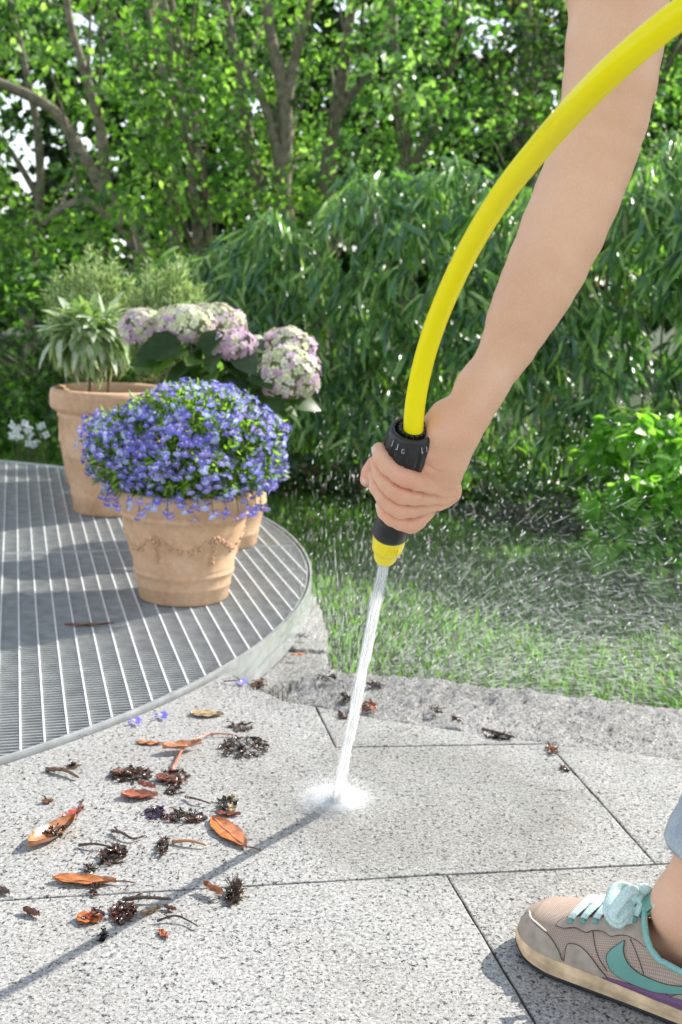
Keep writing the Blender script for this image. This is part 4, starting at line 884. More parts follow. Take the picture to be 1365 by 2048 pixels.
# nails
def nail(c, d, n_, L, W):
    d = np.array(d)/np.linalg.norm(d); n_ = np.array(n_, float); n_ -= d*(n_@d); n_ /= np.linalg.norm(n_); b = np.cross(n_, d); V = []; F = []
    for i in range(7):
        for j in range(7): 
            u = (i/6-.5)*2; v = (j/6-.5)*2; w_ = W/2*math.sqrt(max(.02, 1-abs(u)**3*.85)); V.append(c+d*u*L/2+b*v*w_-n_*(v*v*W*.22+u*u*.0003))
    F = [(i*7+j, (i+1)*7+j, (i+1)*7+j+1, i*7+j+1) for i in range(6) for j in range(6)]; return V, F
def fnail(ch, t, n_, r_, L, W):
    i0, i1 = np.array(ch[0][:3]), np.array(ch[1][:3]); n_ = np.array(n_, float); d = (i0-i1)/np.linalg.norm(i0-i1); n_ -= d*(n_@d); n_ /= np.linalg.norm(n_); part('fingernail', *nail(i0*(1-t)+i1*t+n_*(r_+.0005), i0-i1, n_, L, W), M['nail'], body, True)
fnail(index, .35, (-.80, -.60, 0), .0074, .0105, .0085); fnail(pinky, .30, (-.70, -.70, 0), .0063, .0085, .0068); fnail(thumb[::-1], .35, (-.3, -.3, -.6), .0076, .010, .009)
M['shirt'] = simple('white_cotton', (.7, .7, .72), .9, .05, 80, .3); M['hair'] = simple('brown_hair', (.10, .055, .03), .5, .4, 40, .8, .004)
def denim():
    m, n, l, p, o = newmat('light_denim'); v = coords(n, l); r = ramp(n, [(.3, (.27, .34, .42)), (.55, (.45, .50, .54)), (.75, (.6, .63, .65))]); l.new(noise(n, l, v, 28, 5, .7), r.inputs[0])
    r2 = ramp(n, [(.3, (.8, .8, .8)), (.7, (1.15, 1.15, 1.15))]); l.new(noise(n, l, coords(n, l, (1, 1, .4)), 900, 2), r2.inputs[0]); l.new(mix(n, l, 1, r.outputs[0], r2.outputs[0], 'MULTIPLY'), p.inputs['Base Color']); setp(p, rough=.95)
    bump(n, l, p, noise(n, l, v, 500, 3), .5, .001); return m
M['denim'] = denim()
V_, F_ = sdf_mesh([([(.385, 1.16, 1.12, .068), (.43, 1.24, 1.15, .075)], .02), ([(.42, 1.47, 1.12, .066), (.44, 1.47, 1.04, .062)], .02), ([(.43, 1.31, 1.12, .135), (.62, 1.30, 1.0, .135), (.74, 1.29, .92, .14)], .05)], (.25, .98, .7), (.95, 1.65, 1.32), .009); part('shirt', relax(V_, F_, 2), F_, M['shirt'], person, True)
V_, F_ = sdf_mesh([([(.76, 1.29, .90, .138), (.82, 1.28, .86, .14)], .05), ([(.80, 1.20, .84, .10), (.50, 1.04, .50, .072), (*(sh2*.8+np.array([.5, 1.03, .47])*.2), .058)], .03), ([(.84, 1.34, .84, .10), (.96, 1.27, .47, .07), (.99, 1.25, .16, .056)], .03)], (.3, .9, .08), (1.3, 1.6, 1.05), .009); jeans = part('jeans', relax(V_, F_, 2), F_, M['denim'], person, True)
cd = (sh2-sh1)/np.linalg.norm(sh2-sh1)
ax_ = sh1*.55+sh2*.45
part('rolled_cuff', *lathe([(.046, -.030), (.0515, -.0335), (.055, -.029), (.0555, -.012), (.0548, .004), (.056, .007), (.0558, .028), (.053, .033), (.050, .029), (.048, .0), (.046, -.030)], 60, ax_+cd*.014+np.array([.004, 0, 0]), cd, mod=lambda r, z, th: r*(1+.02*math.sin(3*th+z*60)+.012*math.sin(7*th-z*90)), cap=False), M['denim'], jeans, True)
hd = np.array([.265, 1.31, 1.375]); hv, hf = blob(hd+[.010, 0, .010], .102, (1, .97, 1.03), 20, 30); part('hair', hv, [f for f in hf if (lambda m: (m[0] > .275 and m[2] > 1.33) or m[2] > 1.415+.35*max(0, .23-m[0]) or (m[0] > .30 and m[2] > 1.29))(hv[list(f)].mean(0))], M['hair'], person, True)
M['eye'] = simple('eye', (.05, .035, .03), .2, .1, 50, 0); M['lips'] = simple('lips', (.55, .24, .20), .4, .1, 50, 0)
for sy in (-1, 1):
    part('eye', *blob((.181, 1.31+sy*.030, 1.368), .0085, (.6, 1.3, .75)), M['eye'], body, True); part('eyebrow', *tube(spline([(.178, 1.31+sy*.016, 1.386), (.173, 1.31+sy*.030, 1.391), (.184, 1.31+sy*.045, 1.386)], 7), .0028, 5), M['hair'], body, True)
part('mouth', *blob((.163, 1.31, 1.304), .006, (.7, 2.8, .8)), M['lips'], body, True)

# --- shoe
def shw(s):
    s = np.asarray(s, float); a = .0465*np.sqrt(np.clip(1-np.clip(1-s/.062, 0, 1)**2.3, 0, 1)); b = np.interp(s, [0, .08, .12, .16, .20, .255], [1, 1, .97, .93, .88, .82]); e = np.sqrt(np.clip(1-np.clip((s-.225)/.031, 0, 1)**2, 0, 1)); return a*b*e+.0004
def shh(s): return np.interp(s, [0, .006, .02, .04, .06, .09, .115, .135, .16, .255], [.030, .040, .050, .0545, .0595, .0715, .084, .094, .104, .108])
def shz(s): return np.interp(s, [0, .02, .05, .12, .19, .255], [.021, .019, .018, .020, .028, .032])
def bend(s): return -.006*np.sin(np.clip(s/.25, 0, 1)*math.pi)      # slight curve of the last
def UP(s, ph, off=0.):
    def base(s, ph):
        w_ = shw(s); z0 = shz(s); h = shh(s); c = np.cos(ph); si = np.sin(ph); y_ = w_*np.sign(c)*np.abs(c)**.85; y_ = y_*(1-.10*(si**2)*np.interp(s, [0, .1], [0, 1])); z = z0+(h-z0)*np.abs(si)**.80
        return SW_(s, y_+bend(s), z)
    p0 = base(s, ph)
    if off:
        e = 1e-3; n_ = np.cross(base(s+e, ph)-base(s-e, ph), base(s, ph+.02)-base(s, ph-.02)); n_ = n_/(np.linalg.norm(n_)+1e-12)
        if n_@(p0-SW(float(s), 0, .02)) < 0: n_ = -n_
        p0 = p0+n_*off
    return p0
def SW_(s, y_, z): return ST+sa*s+sb*y_+np.array([0, 0, 1.])*z
def cut(s): return float(np.interp(s, [.125, .130, .134, .140, .146, .156, .178, .21, .235, .256], [1.571, 1.25, .90, .64, .48, .35, .28, .34, .5, .7]))
def knit():
    m, n, l, p, o = newmat('taupe_knit'); v = coords(n, l); r = ramp(n, [(.3, (.56, .43, .35)), (.7, (.68, .54, .45))]); l.new(noise(n, l, v, 30, 4), r.inputs[0])
    u = n.new('ShaderNodeUVMap'); w1 = N(n, 'ShaderNodeTexWave', i_Scale=1.0); w1.bands_direction = 'X'; w2 = N(n, 'ShaderNodeTexWave', i_Scale=1.0); w2.bands_direction = 'Y'; l.new(u.outputs[0], w1.inputs['Vector']); l.new(u.outputs[0], w2.inputs['Vector'])
    m1 = n.new('ShaderNodeMath'); m1.operation = 'MULTIPLY'; l.new(w1.outputs['Fac'], m1.inputs[0]); l.new(w2.outputs['Fac'], m1.inputs[1])
    r2 = ramp(n, [(0, (.62, .60, .58)), (.6, (1.08, 1.06, 1.05))]); l.new(m1.outputs[0], r2.inputs[0]); l.new(mix(n, l, 1, r.outputs[0], r2.outputs[0], 'MULTIPLY'), p.inputs['Base Color']); setp(p, rough=.9, spec=.2)
    bump(n, l, p, m1.outputs[0], .7, .0012); return m
M['knit'] = knit(); M['suede'] = simple('worn_suede', (.40, .33, .27), .95, .22, 60, .4, .001); M['teal'] = simple('teal_leather', (.15, .36, .30), .5, .06, 60, .15, .0005); M['lining'] = simple('teal_lining', (.25, .50, .44), .95, .15, 400, .5)
M['lace'] = simple('mint_lace', (.62, .78, .74), .95, .2, 500, .6, .0008); M['sole'] = simple('scuffed_midsole', (.70, .50, .31), .85, .35, 45, .4, .001); M['purple'] = simple('purple_foam', (.17, .085, .17), .8, .15, 60, .2); M['outsole'] = simple('black_outsole', (.02, .02, .02), .8, .3, 60, .4); M['stitch'] = simple('stitching', (.07, .05, .04), .9, .1, 50, 0); M['cord'] = simple('pale_piping', (.70, .62, .50), .9, .1, 50, 0)
ns, nv = 110, 44; ss = np.concatenate([np.linspace(0, .02, 20)**1.0, np.linspace(.0215, .256, ns-20)])
V = []; UVs = []; F = []
for s in ss:
    pc_ = cut(s)
    for side in (0, 1):
        for j in range(nv):
            ph = pc_*j/(nv-1); ph = ph if side == 0 else math.pi-ph; V.append(UP(s, ph)); UVs.append((s*170, ph*7.5))
for i in range(ns-1):
    for side in (0, 1):
        for j in range(nv-1):
            a = i*2*nv+side*nv+j; b = a+2*nv; F.append((a, b, b+1, a+1) if side == 0 else (a, a+1, b+1, b))
shoe = part('sneaker', V, F, M['knit'], person, True, uv=UVs); 
# px -> (s, phi) lookup on the near side
gs = np.linspace(.0, .25, 260); gp = np.linspace(0, 1.6, 130); GP = np.array([[UP(s, p_) for p_ in gp] for s in gs]); gx, gy = in_px(GP.reshape(-1, 3)); gx = gx.reshape(260, 130); gy = gy.reshape(260, 130)
def look(px, py): k = np.argmin((gx-px)**2+(gy-py)**2); i, j = divmod(k, 130); return gs[i], gp[j]
def Z5(pts): return [(1000+x/3.74, 1650+y_/3.74) for x, y_ in pts]
def patch(name, pxpoly, mat, off, outline=True, par=shoe, oc='stitch', orad=.00045):
    pl = np.array([look(*q) for q in pxpoly]); pl = spline(np.column_stack([pl, np.zeros(len(pl))]), len(pl)*5)[:, :2]
    s0, p0 = pl.min(0); s1, p1 = pl.max(0); a = np.arange(s0, s1+.0009, .0009); b = np.arange(p0, p1+.02, .018); A, B = np.meshgrid(a, b, indexing='ij'); inn = pt_in_poly(A.ravel(), B.ravel(), pl).reshape(A.shape)
    cell = inn[:-1, :-1] | inn[1:, :-1] | inn[:-1, 1:] | inn[1:, 1:]; V = []; F = []; ids = {}
    for i, j in np.argwhere(cell):
        f = []
        for di, dj in ((0, 0), (1, 0), (1, 1), (0, 1)):
            k = (i+di, j+dj)
            if k not in ids:
                x, y_ = a[k[0]], b[k[1]]
                if not inn[k]:   # snap to the outline
                    m = np.argmin(((pl-[x, y_])*[1, .05])**2 @ [1, 1]); x, y_ = pl[m]
                ids[k] = len(V); V.append(UP(x, y_, off))
            f.append(ids[k])
        F.append(f)
    o = part(name, V, F, M[mat], par, True)
    if outline: part('seam', *tube([UP(x, y_, off*.8) for x, y_ in pl], orad, 4), M[oc], par)
    return o
patch('toe_overlay', Z5([(222, 655), (165, 700), (152, 780), (175, 870), (240, 960), (330, 1040), (440, 1100), (560, 1130), (700, 1155), (840, 1165), (800, 1130), (740, 1060), (690, 990), (620, 920), (560, 890), (515, 890), (495, 930), (488, 1010), (465, 1000), (440, 940), (400, 870), (350, 810), (290, 760), (240, 710), (222, 655)]), 'suede', .0012)
patch('lace_stay', Z5([(420, 755), (480, 700), (560, 690), (700, 695), (800, 690), (900, 670), (1000, 660), (1062, 700), (1085, 800), (1105, 915), (1040, 870), (960, 830), (900, 825), (830, 830), (780, 800), (700, 790), (640, 805), (560, 770), (480, 775), (420, 755)]), 'suede', .0013)
patch('curved_stripe', Z5([(935, 865), (880, 895), (830, 940), (805, 990), (815, 1050), (850, 1100), (920, 1150), (1000, 1190), (1100, 1225), (1200, 1250), (1365, 1258), (1480, 1250), (1480, 1200), (1365, 1203), (1250, 1190), (1150, 1155), (1050, 1110), (985, 1060), (942, 1000), (924, 940), (935, 865)]), 'teal', .0016)
patch('heel_overlay', Z5([(1255, 1320), (1290, 1280), (1365, 1265), (1500, 1270), (1500, 1420), (1365, 1410), (1300, 1370), (1255, 1320)]), 'suede', .0014)
def seamline(pts, m='stitch', r=.0004): q = np.array([look(*a) for a in Z5(pts)]); q = spline(np.column_stack([q, np.zeros(len(q))]), 24); part('seam', *tube([UP(x, y_, .0004) for x, y_, _ in q], r, 5), M[m], shoe)
seamline([(222, 650), (235, 695), (275, 735), (350, 795)], 'cord', .0011); seamline([(700, 800), (715, 900), (750, 1000), (800, 1090)]); seamline([(975, 850), (1030, 970), (1075, 1110)]); seamline([(1250, 1195), (1240, 1300)])
# collar edge
cl = [UP(s, cut(s), .0022) for s in np.linspace(.129, .2555, 60)]; cr_ = [UP(s, math.pi-cut(s), .0008) for s in np.linspace(.2555, .129, 60)]
part('collar_edge', *tube(spline(cl+cr_, 120), .0030, 8), M['lining'], shoe, True)
# soles
def band(lo_f, hi_f, outs, nm, mat, s0=0, s1=.2562, top=True):
    ss = np.concatenate([np.linspace(s0, min(s0+.02, s1), 24), np.linspace(min(s0+.021, s1), s1, 90)]); L = []; 
    path = [(s, 1) for s in ss]+[(s, -1) for s in ss[::-1]]; V = []
    for k, (f, o_) in enumerate(((lo_f, outs[0]), (lambda s: (lo_f(s)+hi_f(s))/2, (outs[0]+outs[1])/2+.0012), (hi_f, outs[1]))):
        for s, sd in path:
            w_ = float(shw(s))+o_; V.append(SW_(s-(o_ if s < .01 else 0)*(1-s/.01 if s < .01 else 0)+(o_ if s > .25 else 0), sd*w_+bend(s), float(f(s))))
    m = len(path); F = [(k*m+i, k*m+(i+1) % m, (k+1)*m+(i+1) % m, (k+1)*m+i) for k in range(2) for i in range(m)]+[tuple(2*m+i for i in range(m)), tuple(range(m))[::-1]]
    return part(nm, V, F, M[mat], shoe, False)
spring = lambda s: float(np.interp(s, [0, .02, .05, .256], [.008, .003, .0005, .0005]))
band(lambda s: spring(s), lambda s: spring(s)+.0045, (.0018, .0028), 'outsole', 'outsole')
band(lambda s: spring(s)+.0046, lambda s: max(spring(s)+.007, float(np.interp(s, [0, .1, .15, .256], [.022, .0205, .0185, .018]))), (.0030, .0022), 'midsole', 'sole')
band(lambda s: float(np.interp(s, [.10, .15, .256], [.0206, .0186, .0181])), lambda s: float(np.interp(s, [.10, .15, .2, .256], [.0215, .026, .031, .036])), (.0015, .0012), 'heel_wedge', 'purple', .105)
# tongue and laces
def flatribbon(P_, w_, t_, up):
    P_ = np.asarray(P_, float); T_ = np.gradient(P_, axis=0); T_ /= np.linalg.norm(T_, axis=1)[:, None]; V = []
    for i in range(len(P_)):
        u_ = up[i] if np.ndim(up) == 2 else np.array(up, float); b = np.cross(T_[i], u_); b /= np.linalg.norm(b)+1e-9; n_ = np.cross(b, T_[i])
        V += [P_[i]+b*w_/2, P_[i]+b*w_*.3+n_*t_/2, P_[i]-b*w_*.3+n_*t_/2, P_[i]-b*w_/2, P_[i]-b*w_*.3-n_*t_/2, P_[i]+b*w_*.3-n_*t_/2]
    F = [(i*6+k, i*6+(k+1) % 6, (i+1)*6+(k+1) % 6, (i+1)*6+k) for i in range(len(P_)-1) for k in range(6)]+[tuple(range(6))[::-1], tuple((len(P_)-1)*6+k for k in range(6))]; return V, F
up0 = np.array([0, 0, 1.])
rows = np.linspace(.060, .122, 6)
for i, s in enumerate(rows):
    pts = [UP(s+.004*(1-abs(ph-1.57)), ph, .0022+.001*math.sin(ph)) for ph in np.linspace(1.02, 2.1, 12)]; part('lace', *flatribbon(pts, .0085, .0026, np.array([UP(s, ph, .01)-UP(s, ph, 0) for ph in np.linspace(1.02, 2.1, 12)])), M['lace'], shoe, True)
    if i < 5:
        for a0, a1 in ((1.02, 1.75), (2.1, 1.4)):
            phs = np.linspace(a0, a1, 8); pts = [UP(s+(rows[i+1]-s)*k/7+.002, ph, .0036) for k, ph in enumerate(phs)]; part('lace', *flatribbon(pts, .007, .0022, np.array([UP(s, ph, .01)-UP(s, ph, 0) for ph in phs])), M['lace'], shoe, True)
    part('eyelet_end', *flatribbon([UP(s+.001, 1.04, .002), UP(s+.0015, .96, .0022), UP(s+.002, .90, .0012)], .0055, .0022, UP(s, .95, .01)-UP(s, .95, 0)), M['teal'], shoe, True)
kn = SW(.122, .0, .101)
dpt = kn[1]
def Bw(pts, dz): return [Y(1000+x/3.74, 1650+y_/3.74, dpt+d_) for x, y_, d_ in pts]
part('lace_bow', *flatribbon(spline(Bw([(1010, 600, 0), (985, 520, .006), (930, 470, .008), (865, 495, .004), (830, 570, -.006), (818, 640, -.014), (845, 700, -.020), (880, 728, -.022), (925, 690, -.018), (960, 640, -.01), (1010, 600, 0)], 0), 50), .013, .0025, np.array([-.5, -.8, .3])), M['lace'], shoe, True)
part('lace_bow', *flatribbon(spline(Bw([(1010, 600, 0), (1040, 520, -.004), (1010, 485, -.010), (950, 510, -.014), (890, 590, -.018), (850, 660, -.022), (880, 700, -.024), (940, 640, -.016), (1010, 600, -.002)], 0), 40), .011, .0025, np.array([-.3, -.6, .8])), M['lace'], shoe, True)
part('lace_bow', *flatribbon(spline(Bw([(1010, 600, 0), (975, 640, -.012), (965, 690, -.016), (985, 740, -.018)], 0), 20), .0085, .0025, np.array([-.4, -.9, .2])), M['lace'], shoe, True)
part('lace_knot', *blob(kn+[0, -.002, .001], .0065, (1.2, 1, .8)), M['lace'], shoe, True)
tg = []
for i, (s, z, w_) in enumerate(((.118, .084, .020), (.126, .093, .022), (.133, .103, .024), (.138, .112, .023), (.140, .118, .019))):
    for j in range(9): v = (j/8-.5)*2; tg.append(SW(s+.006*v*v, w_*v-.002, z+.005-.010*v*v))
tf = [(i*9+j, i*9+j+1, (i+1)*9+j+1, (i+1)*9+j) for i in range(4) for j in range(8)]; tgo = part('tongue', tg+[np.array(p_)+sa*.004 for p_ in tg], tf+[tuple(45+x for x in f[::-1]) for f in tf], M['teal'], shoe, True)
ed = [tg[k] for k in (26, 35)]+tg[36:45][::-1]+[tg[k] for k in (27, 18, 9, 0)]; part('tongue_edge', *tube(spline(np.array(ed)+sa*.002, 50), .0028, 8), M['cord'], shoe, True)

# the other sneaker, on the rear foot
mv = Matrix.Translation(Vector((1.0, 1.25, .09))-person.location) @ Matrix.Rotation(SA, 4, 'Z') @ Matrix.Translation(-(Vector(SW(.185, 0, .09).tolist())-person.location))
s2 = shoe.copy(); COL.objects.link(s2); s2.parent = person; s2.matrix_basis = mv
for ch in list(shoe.children):
    c = ch.copy(); COL.objects.link(c); c.parent = s2
# arm hairs
hv_ = []; hf_ = []
sel = rng.choice(len(V1), 2600, replace=False); 
cen = np.array([q[:3] for q in fore])
for i in sel:
    p_ = V1[i]
    if p_[2] < .53 or p_[2] > .98: continue
    k = np.argmin(((cen-p_)**2).sum(1)); n_ = p_-cen[k]; n_ -= np.array([0, 0, n_[2]*.3]); n_ /= np.linalg.norm(n_); d = n_*.7+np.array([-.25, 0, -.6])+rng.normal(size=3)*.3; L_ = rng.uniform(.002, .0045); e = p_+d*L_; m_ = np.cross(d, [0, 1., .1]); m_ = m_/np.linalg.norm(m_)*.00006; b = len(hv_)
    hv_ += [p_-m_, p_+m_, e]; hf_.append((b, b+1, b+2))
M['armhair'] = simple('fine_hair', (.75, .62, .45), .5, .05, 50, 0)
part('arm_hair', hv_, hf_, M['armhair'], body, kind='stuff')

# ------------------------------------------------------------------ water
I0 = G(672, 1606, .002); jd = (T0-AX*.003)-I0; JL = np.linalg.norm(jd)
jet = empty('water_jet', I0, 'white water jet shooting from the nozzle down to the granite slab', 'water jet')
Pj = [I0+jd*t for t in np.linspace(0.0, 1, 46)]; Rj = np.interp(np.linspace(0, 1, 46), [0, .3, .7, 1], [.0054, .0052, .0048, .0044]); v_, f_ = tube(Pj, Rj*(1+rng.normal(size=46)*.01), 28); v_ = np.array(v_); nv_ = len(v_)-2
k = np.arange(nv_) % 28; v_[:nv_] += (v_[:nv_]-np.repeat(np.array(Pj), 28, 0))*(.03*np.sin(k*3.1+np.sin(k*7.)*2)[:, None]+rng.normal(size=(nv_, 1))*.01); part('water_core', v_, f_, M['water'], jet, True)
def dropmesh(P_, D_, L_, W_, col=None):
    D_ = D_/np.linalg.norm(D_, axis=1)[:, None]; a = np.cross(D_, [.3, .8, .5]); a /= np.linalg.norm(a, axis=1)[:, None]; b = np.cross(D_, a); n = len(P_); L_ = L_[:, None]; W_ = W_[:, None]
    V = np.stack([P_-D_*L_, P_+a*W_, P_-a*W_*.5+b*W_*.87, P_-a*W_*.5-b*W_*.87, P_+D_*L_], 1).reshape(-1, 3); f = np.array([[0, 2, 1], [0, 3, 2], [0, 1, 3], [4, 1, 2], [4, 2, 3], [4, 3, 1]]); return V, (f[None]+(np.arange(n)*5)[:, None, None]).reshape(-1, 3)
ju = jd/JL
n = 1500; t = rng.random(n); c = I0+jd*t[:, None]; d = rnd(n); d -= ju*(d@ju)[:, None]; d /= np.linalg.norm(d, axis=1)[:, None]; r = np.interp(t, [0, 1], [.0050, .0042])+rng.exponential(.0009, n)*(1.1-.5*t)
part('jet_streaks', *dropmesh(c+d*r[:, None], -ju+rnd(n, .03), rng.uniform(.01, .035, n), rng.uniform(.0002, .0005, n)), M['faint'], jet, True, kind='stuff')
# splash crown
n = 15000; a = rng.uniform(0, 2*math.pi, n); el = rng.uniform(.02, 1.0, n)**1.6*1.15; dr = np.stack([np.cos(a)*np.cos(el), np.sin(a)*np.cos(el), np.sin(el)], 1); rr = rng.exponential(.015, n)*(1-.45*el/1.15)+.001; rr = np.minimum(rr, .11)
sp_ = part('splash', *dropmesh(I0+dr*rr[:, None]-[0, 0, .0], dr+rnd(n, .08), rng.uniform(.0006, .0035, n)*(1+rr*8), rng.uniform(.00015, .0005, n)), M['faint'], None, True, loc=tuple(I0)); tag(sp_, 'white splash of water where the jet hits the slab', 'splash', kind='stuff')
for (rx_, ry_, rz_, dn, lb) in ((.080, .070, .018, 2.6, 'soft halo of fine mist round the impact of the jet'), (.052, .046, .015, 16., 'white mist ring between the foam and the outer halo'), (.032, .028, .0115, 70., 'bright dense white foam right where the jet strikes')):
    ev, ef = blob(I0+[0, 0, .001], 1, (rx_, ry_, rz_), 16, 28); ev[:, 2] = np.maximum(ev[:, 2], .0035+.0002*(dn > 10)); mi = part('splash_mist', ev, ef, volmat('splash_mist', dn), None, True, loc=tuple(I0)); tag(mi, lb, 'mist', kind='stuff')
# fan of spray thrown over the lawn: ballistic drops away from the impact
n = 210000; az = np.radians(rng.uniform(4, 97, n)); v0 = rng.uniform(2.0, 4.6, n); e_ = np.radians(np.minimum(rng.gamma(3.0, 6.0, n), 50)+2); tt = rng.random(n)*.9
vx = v0*np.cos(e_)*np.cos(az); vy = v0*np.cos(e_)*np.sin(az); vz = v0*np.sin(e_); P_ = I0+np.stack([vx*tt, vy*tt, vz*tt-4.9*tt*tt], 1); D_ = np.stack([vx, vy, vz-9.8*tt], 1)
ok = (P_[:, 2] > LZ+.01) & (P_[:, 1] < 4.2) & (P_[:, 1] > 1.74+.16*rng.random(n)) & (rng.random(n) < np.exp(-np.clip(P_[:, 2]-.06, 0, 9)/.13)); P_, D_ = P_[ok], D_[ok]; n = len(P_); L_ = rng.uniform(.003, .022, n)*(1+.5*rng.random(n)); W_ = .00022+rng.exponential(.00018, n)
m = rng.random(n) < .05
o = part('spray_drops', *dropmesh(P_[m], D_[m], L_[m]*.8, W_[m]*1.25), M['drops'], None, True, loc=tuple(I0)); tag(o, 'bright water drops flying from the impact over the lawn', 'spray', kind='stuff')
o = part('fine_spray', *dropmesh(P_[~m], D_[~m], L_[~m]*1.6, W_[~m]*1.3), M['faint'], None, True, loc=tuple(I0)); tag(o, 'faint fine streaks of spray fanning out over the grass', 'spray', kind='stuff')
n = 1500; P_ = np.array([Y(rng.uniform(620, 1400), 780+570*rng.random()**.6, d_) for d_ in rng.uniform(1.7, 3.9, n)]); P_ = P_[P_[:, 2] > LZ+.02]; n = len(P_)
o = part('falling_drops', *dropmesh(P_, np.array([.5, .3, 1.])+rnd(n, .35), rng.uniform(.0012, .005, n), rng.uniform(.0006, .0016, n)), M['drops'], None, True, loc=tuple(I0)); tag(o, 'scattered glittering drops in the air before the hedge', 'spray', kind='stuff')

for (c_, r_, dn, lb) in (((.40, 2.25, -.10), (.75, .42, .24), .05, 'thin white veil of spray low over the lawn just behind the kerb'), ((.62, 2.55, -.10), (.80, .70, .28), .03, 'faint drifting spray haze farther right over the lawn')):
    ev, ef = blob(c_, 1, r_, 20, 32); ev[:, 2] = np.maximum(ev[:, 2], LZ+.03); o = part('spray_mist', ev, ef, volmat('spray_mist', dn), None, True, loc=c_); tag(o, lb, 'mist', kind='stuff')
# ------------------------------------------------------------------ fallen leaves and wet debris on the slabs
def dleaf(label, p0, p1, wfac, col, curl=.25, stalk=None, z0=.0018, name='fallen_leaf', roll_=.0, zb=0., seed=0, group=None):
    a = G(*p0, zb); b = G(*p1, zb); L = np.linalg.norm(b-a); d = (b-a)/L; s_ = np.array([-d[1], d[0], 0]); r = np.random.default_rng(seed+int(p0[0]*7+p0[1])); W = L*wfac
    t = empty(name, (a+b)/2, label, 'leaf'); nx, ny = 15, 9; V = []; C = []
    for i in range(nx):
        u = i/(nx-1); w_ = W/2*max(.0, math.sin(math.pi*min(1, u**.85)))**.8+1e-4
        for j in range(ny):
            v = (j/(ny-1)-.5)*2; z = z0+curl*W*.45*v*v+curl*L*.07*(2*u-1)**2+.0009*math.sin(u*17+v*5+seed)+roll_*v*W*.3
            V.append(a+d*u*L+s_*v*w_*(1-.25*curl*v*v)+np.array([0, 0, max(z, .0012)])); k = 1+r.normal()*.10; dk = .45 if abs(v) > .8 and r.random() < .35 else 1; C.append(np.clip(np.array(col)*k*dk*(1.2 if j == ny//2 else 1), 0, 1))
    F = [(i*ny+j, (i+1)*ny+j, (i+1)*ny+j+1, i*ny+j+1) for i in range(nx-1) for j in range(ny-1)]; n0 = len(V)
    V += [v-np.array([0, 0, .0005]) for v in V]; F += [tuple(n0+q for q in f[::-1]) for f in F]; C += C
    part('blade', V, F, M['deadleaf'], t, True, np.array(C))
    mid_ = [V[i*ny+ny//2]+np.array([0, 0, .0003]) for i in range(nx)]
    tv = tube(mid_, np.linspace(.0007, .0003, nx)[::-1], 5); part('midrib', *tv, M['deadleaf'], t, True, np.broadcast_to(np.array(col)*.55, (len(tv[0]), 3)))
    if stalk: 
        e = G(*stalk, zb); tv = tube(spline([b+[0, 0, V[-1][2]*0+.004], (b+e)/2+[0, 0, .004], e+[0, 0, .0015]], 8), np.linspace(.0009, .0007, 8), 6); part('stalk', *tv, M['deadleaf'], t, True, np.broadcast_to([.12, .03, .015], (len(tv[0]), 3)))
    return t
OR, RB, RD, TN, DK = (.50, .17, .045), (.30, .10, .04), (.34, .055, .03), (.42, .33, .17), (.06, .035, .02)
dleaf('long orange brown leaf lying along the slab joint at the lower left', (105, 1763), (233, 1769), .32, (.48, .18, .05), .35, (272, 1769))
dleaf('long curled tan and brown leaf carrying wet bits, near the left edge', (57, 1703), (152, 1646), .42, (.46, .20, .08), .55, (169, 1597), seed=3)
dleaf('small deep red leaf just above the long leaf near the left edge', (124, 1641), (168, 1621), .45, RD, .4)
dleaf('pointed orange leaf with a dark curved stalk right of the wet clumps', (425, 1640), (494, 1700), .36, OR, .2, (523, 1704))
dleaf('pale tan leaf, farthest up the big slab near the grating', (380, 1430), (448, 1432), .55, TN, .2)
dleaf('short flat orange leaf left of the reddish twig', (272, 1487), (327, 1490), .32, (.55, .24, .08), .2)
dleaf('broad red brown leaf with a lobed edge in the middle of the litter', (242, 1595), (316, 1596), .55, (.42, .14, .07), .4, seed=5)
dleaf('small russet leaf leaning on the broad red brown leaf', (275, 1580), (312, 1588), .5, (.36, .09, .05), .6, z0=.008)
dleaf('heart shaped orange leaf with its stalk pointing to the viewer', (154, 1838), (202, 1846), .85, (.55, .17, .03), .3)
dleaf('folded dark brown leaf scrap at the lower left corner of the litter', (46, 1825), (80, 1836), .5, (.20, .075, .04), .8)
dleaf('tiny orange leaf chip lying alone on the front slab', (319, 1863), (336, 1880), .45, (.48, .14, .04), .3)
dleaf('large curled orange leaf under the reddish twig', (325, 1508), (404, 1498), .42, (.46, .20, .09), .5, z0=.007)
dleaf('shiny salmon brown leaf beside the dark wet mass', (312, 1558), (365, 1569), .5, (.45, .19, .10), .5)
dleaf('wide wet brown leaf half covered by black litter', (224, 1553), (288, 1548), .55, (.22, .12, .08), .5)
dleaf('upright curled copper leaf stuck to the bristly clump', (407, 1782), (446, 1802), .35, (.40, .16, .06), 1.0, z0=.006)
dleaf('reddish leaf under the striped wet clump', (430, 1630), (482, 1632), .35, RB, .4)
dleaf('narrow ochre leaf in the dark litter on the front slab', (282, 1833), (321, 1820), .35, (.36, .22, .09), .6)
dleaf('small brown leaf curled at the right end of the front litter', (328, 1818), (352, 1824), .5, (.20, .07, .035), .8)
dleaf('dark brown leaf edge cut by the left border of the slabs', (-14, 1780), (20, 1792), .5, (.14, .08, .05), .6)
dleaf('orange leaf on the rough kerb step beside the grating', (583, 1318), (618, 1314), .3, (.6, .25, .10), .2, zb=-.055, z0=.008)
dleaf('long brown dead leaf lying on the steel grating', (130, 1253), (228, 1250), .16, (.22, .09, .05), .3, zb=.004)
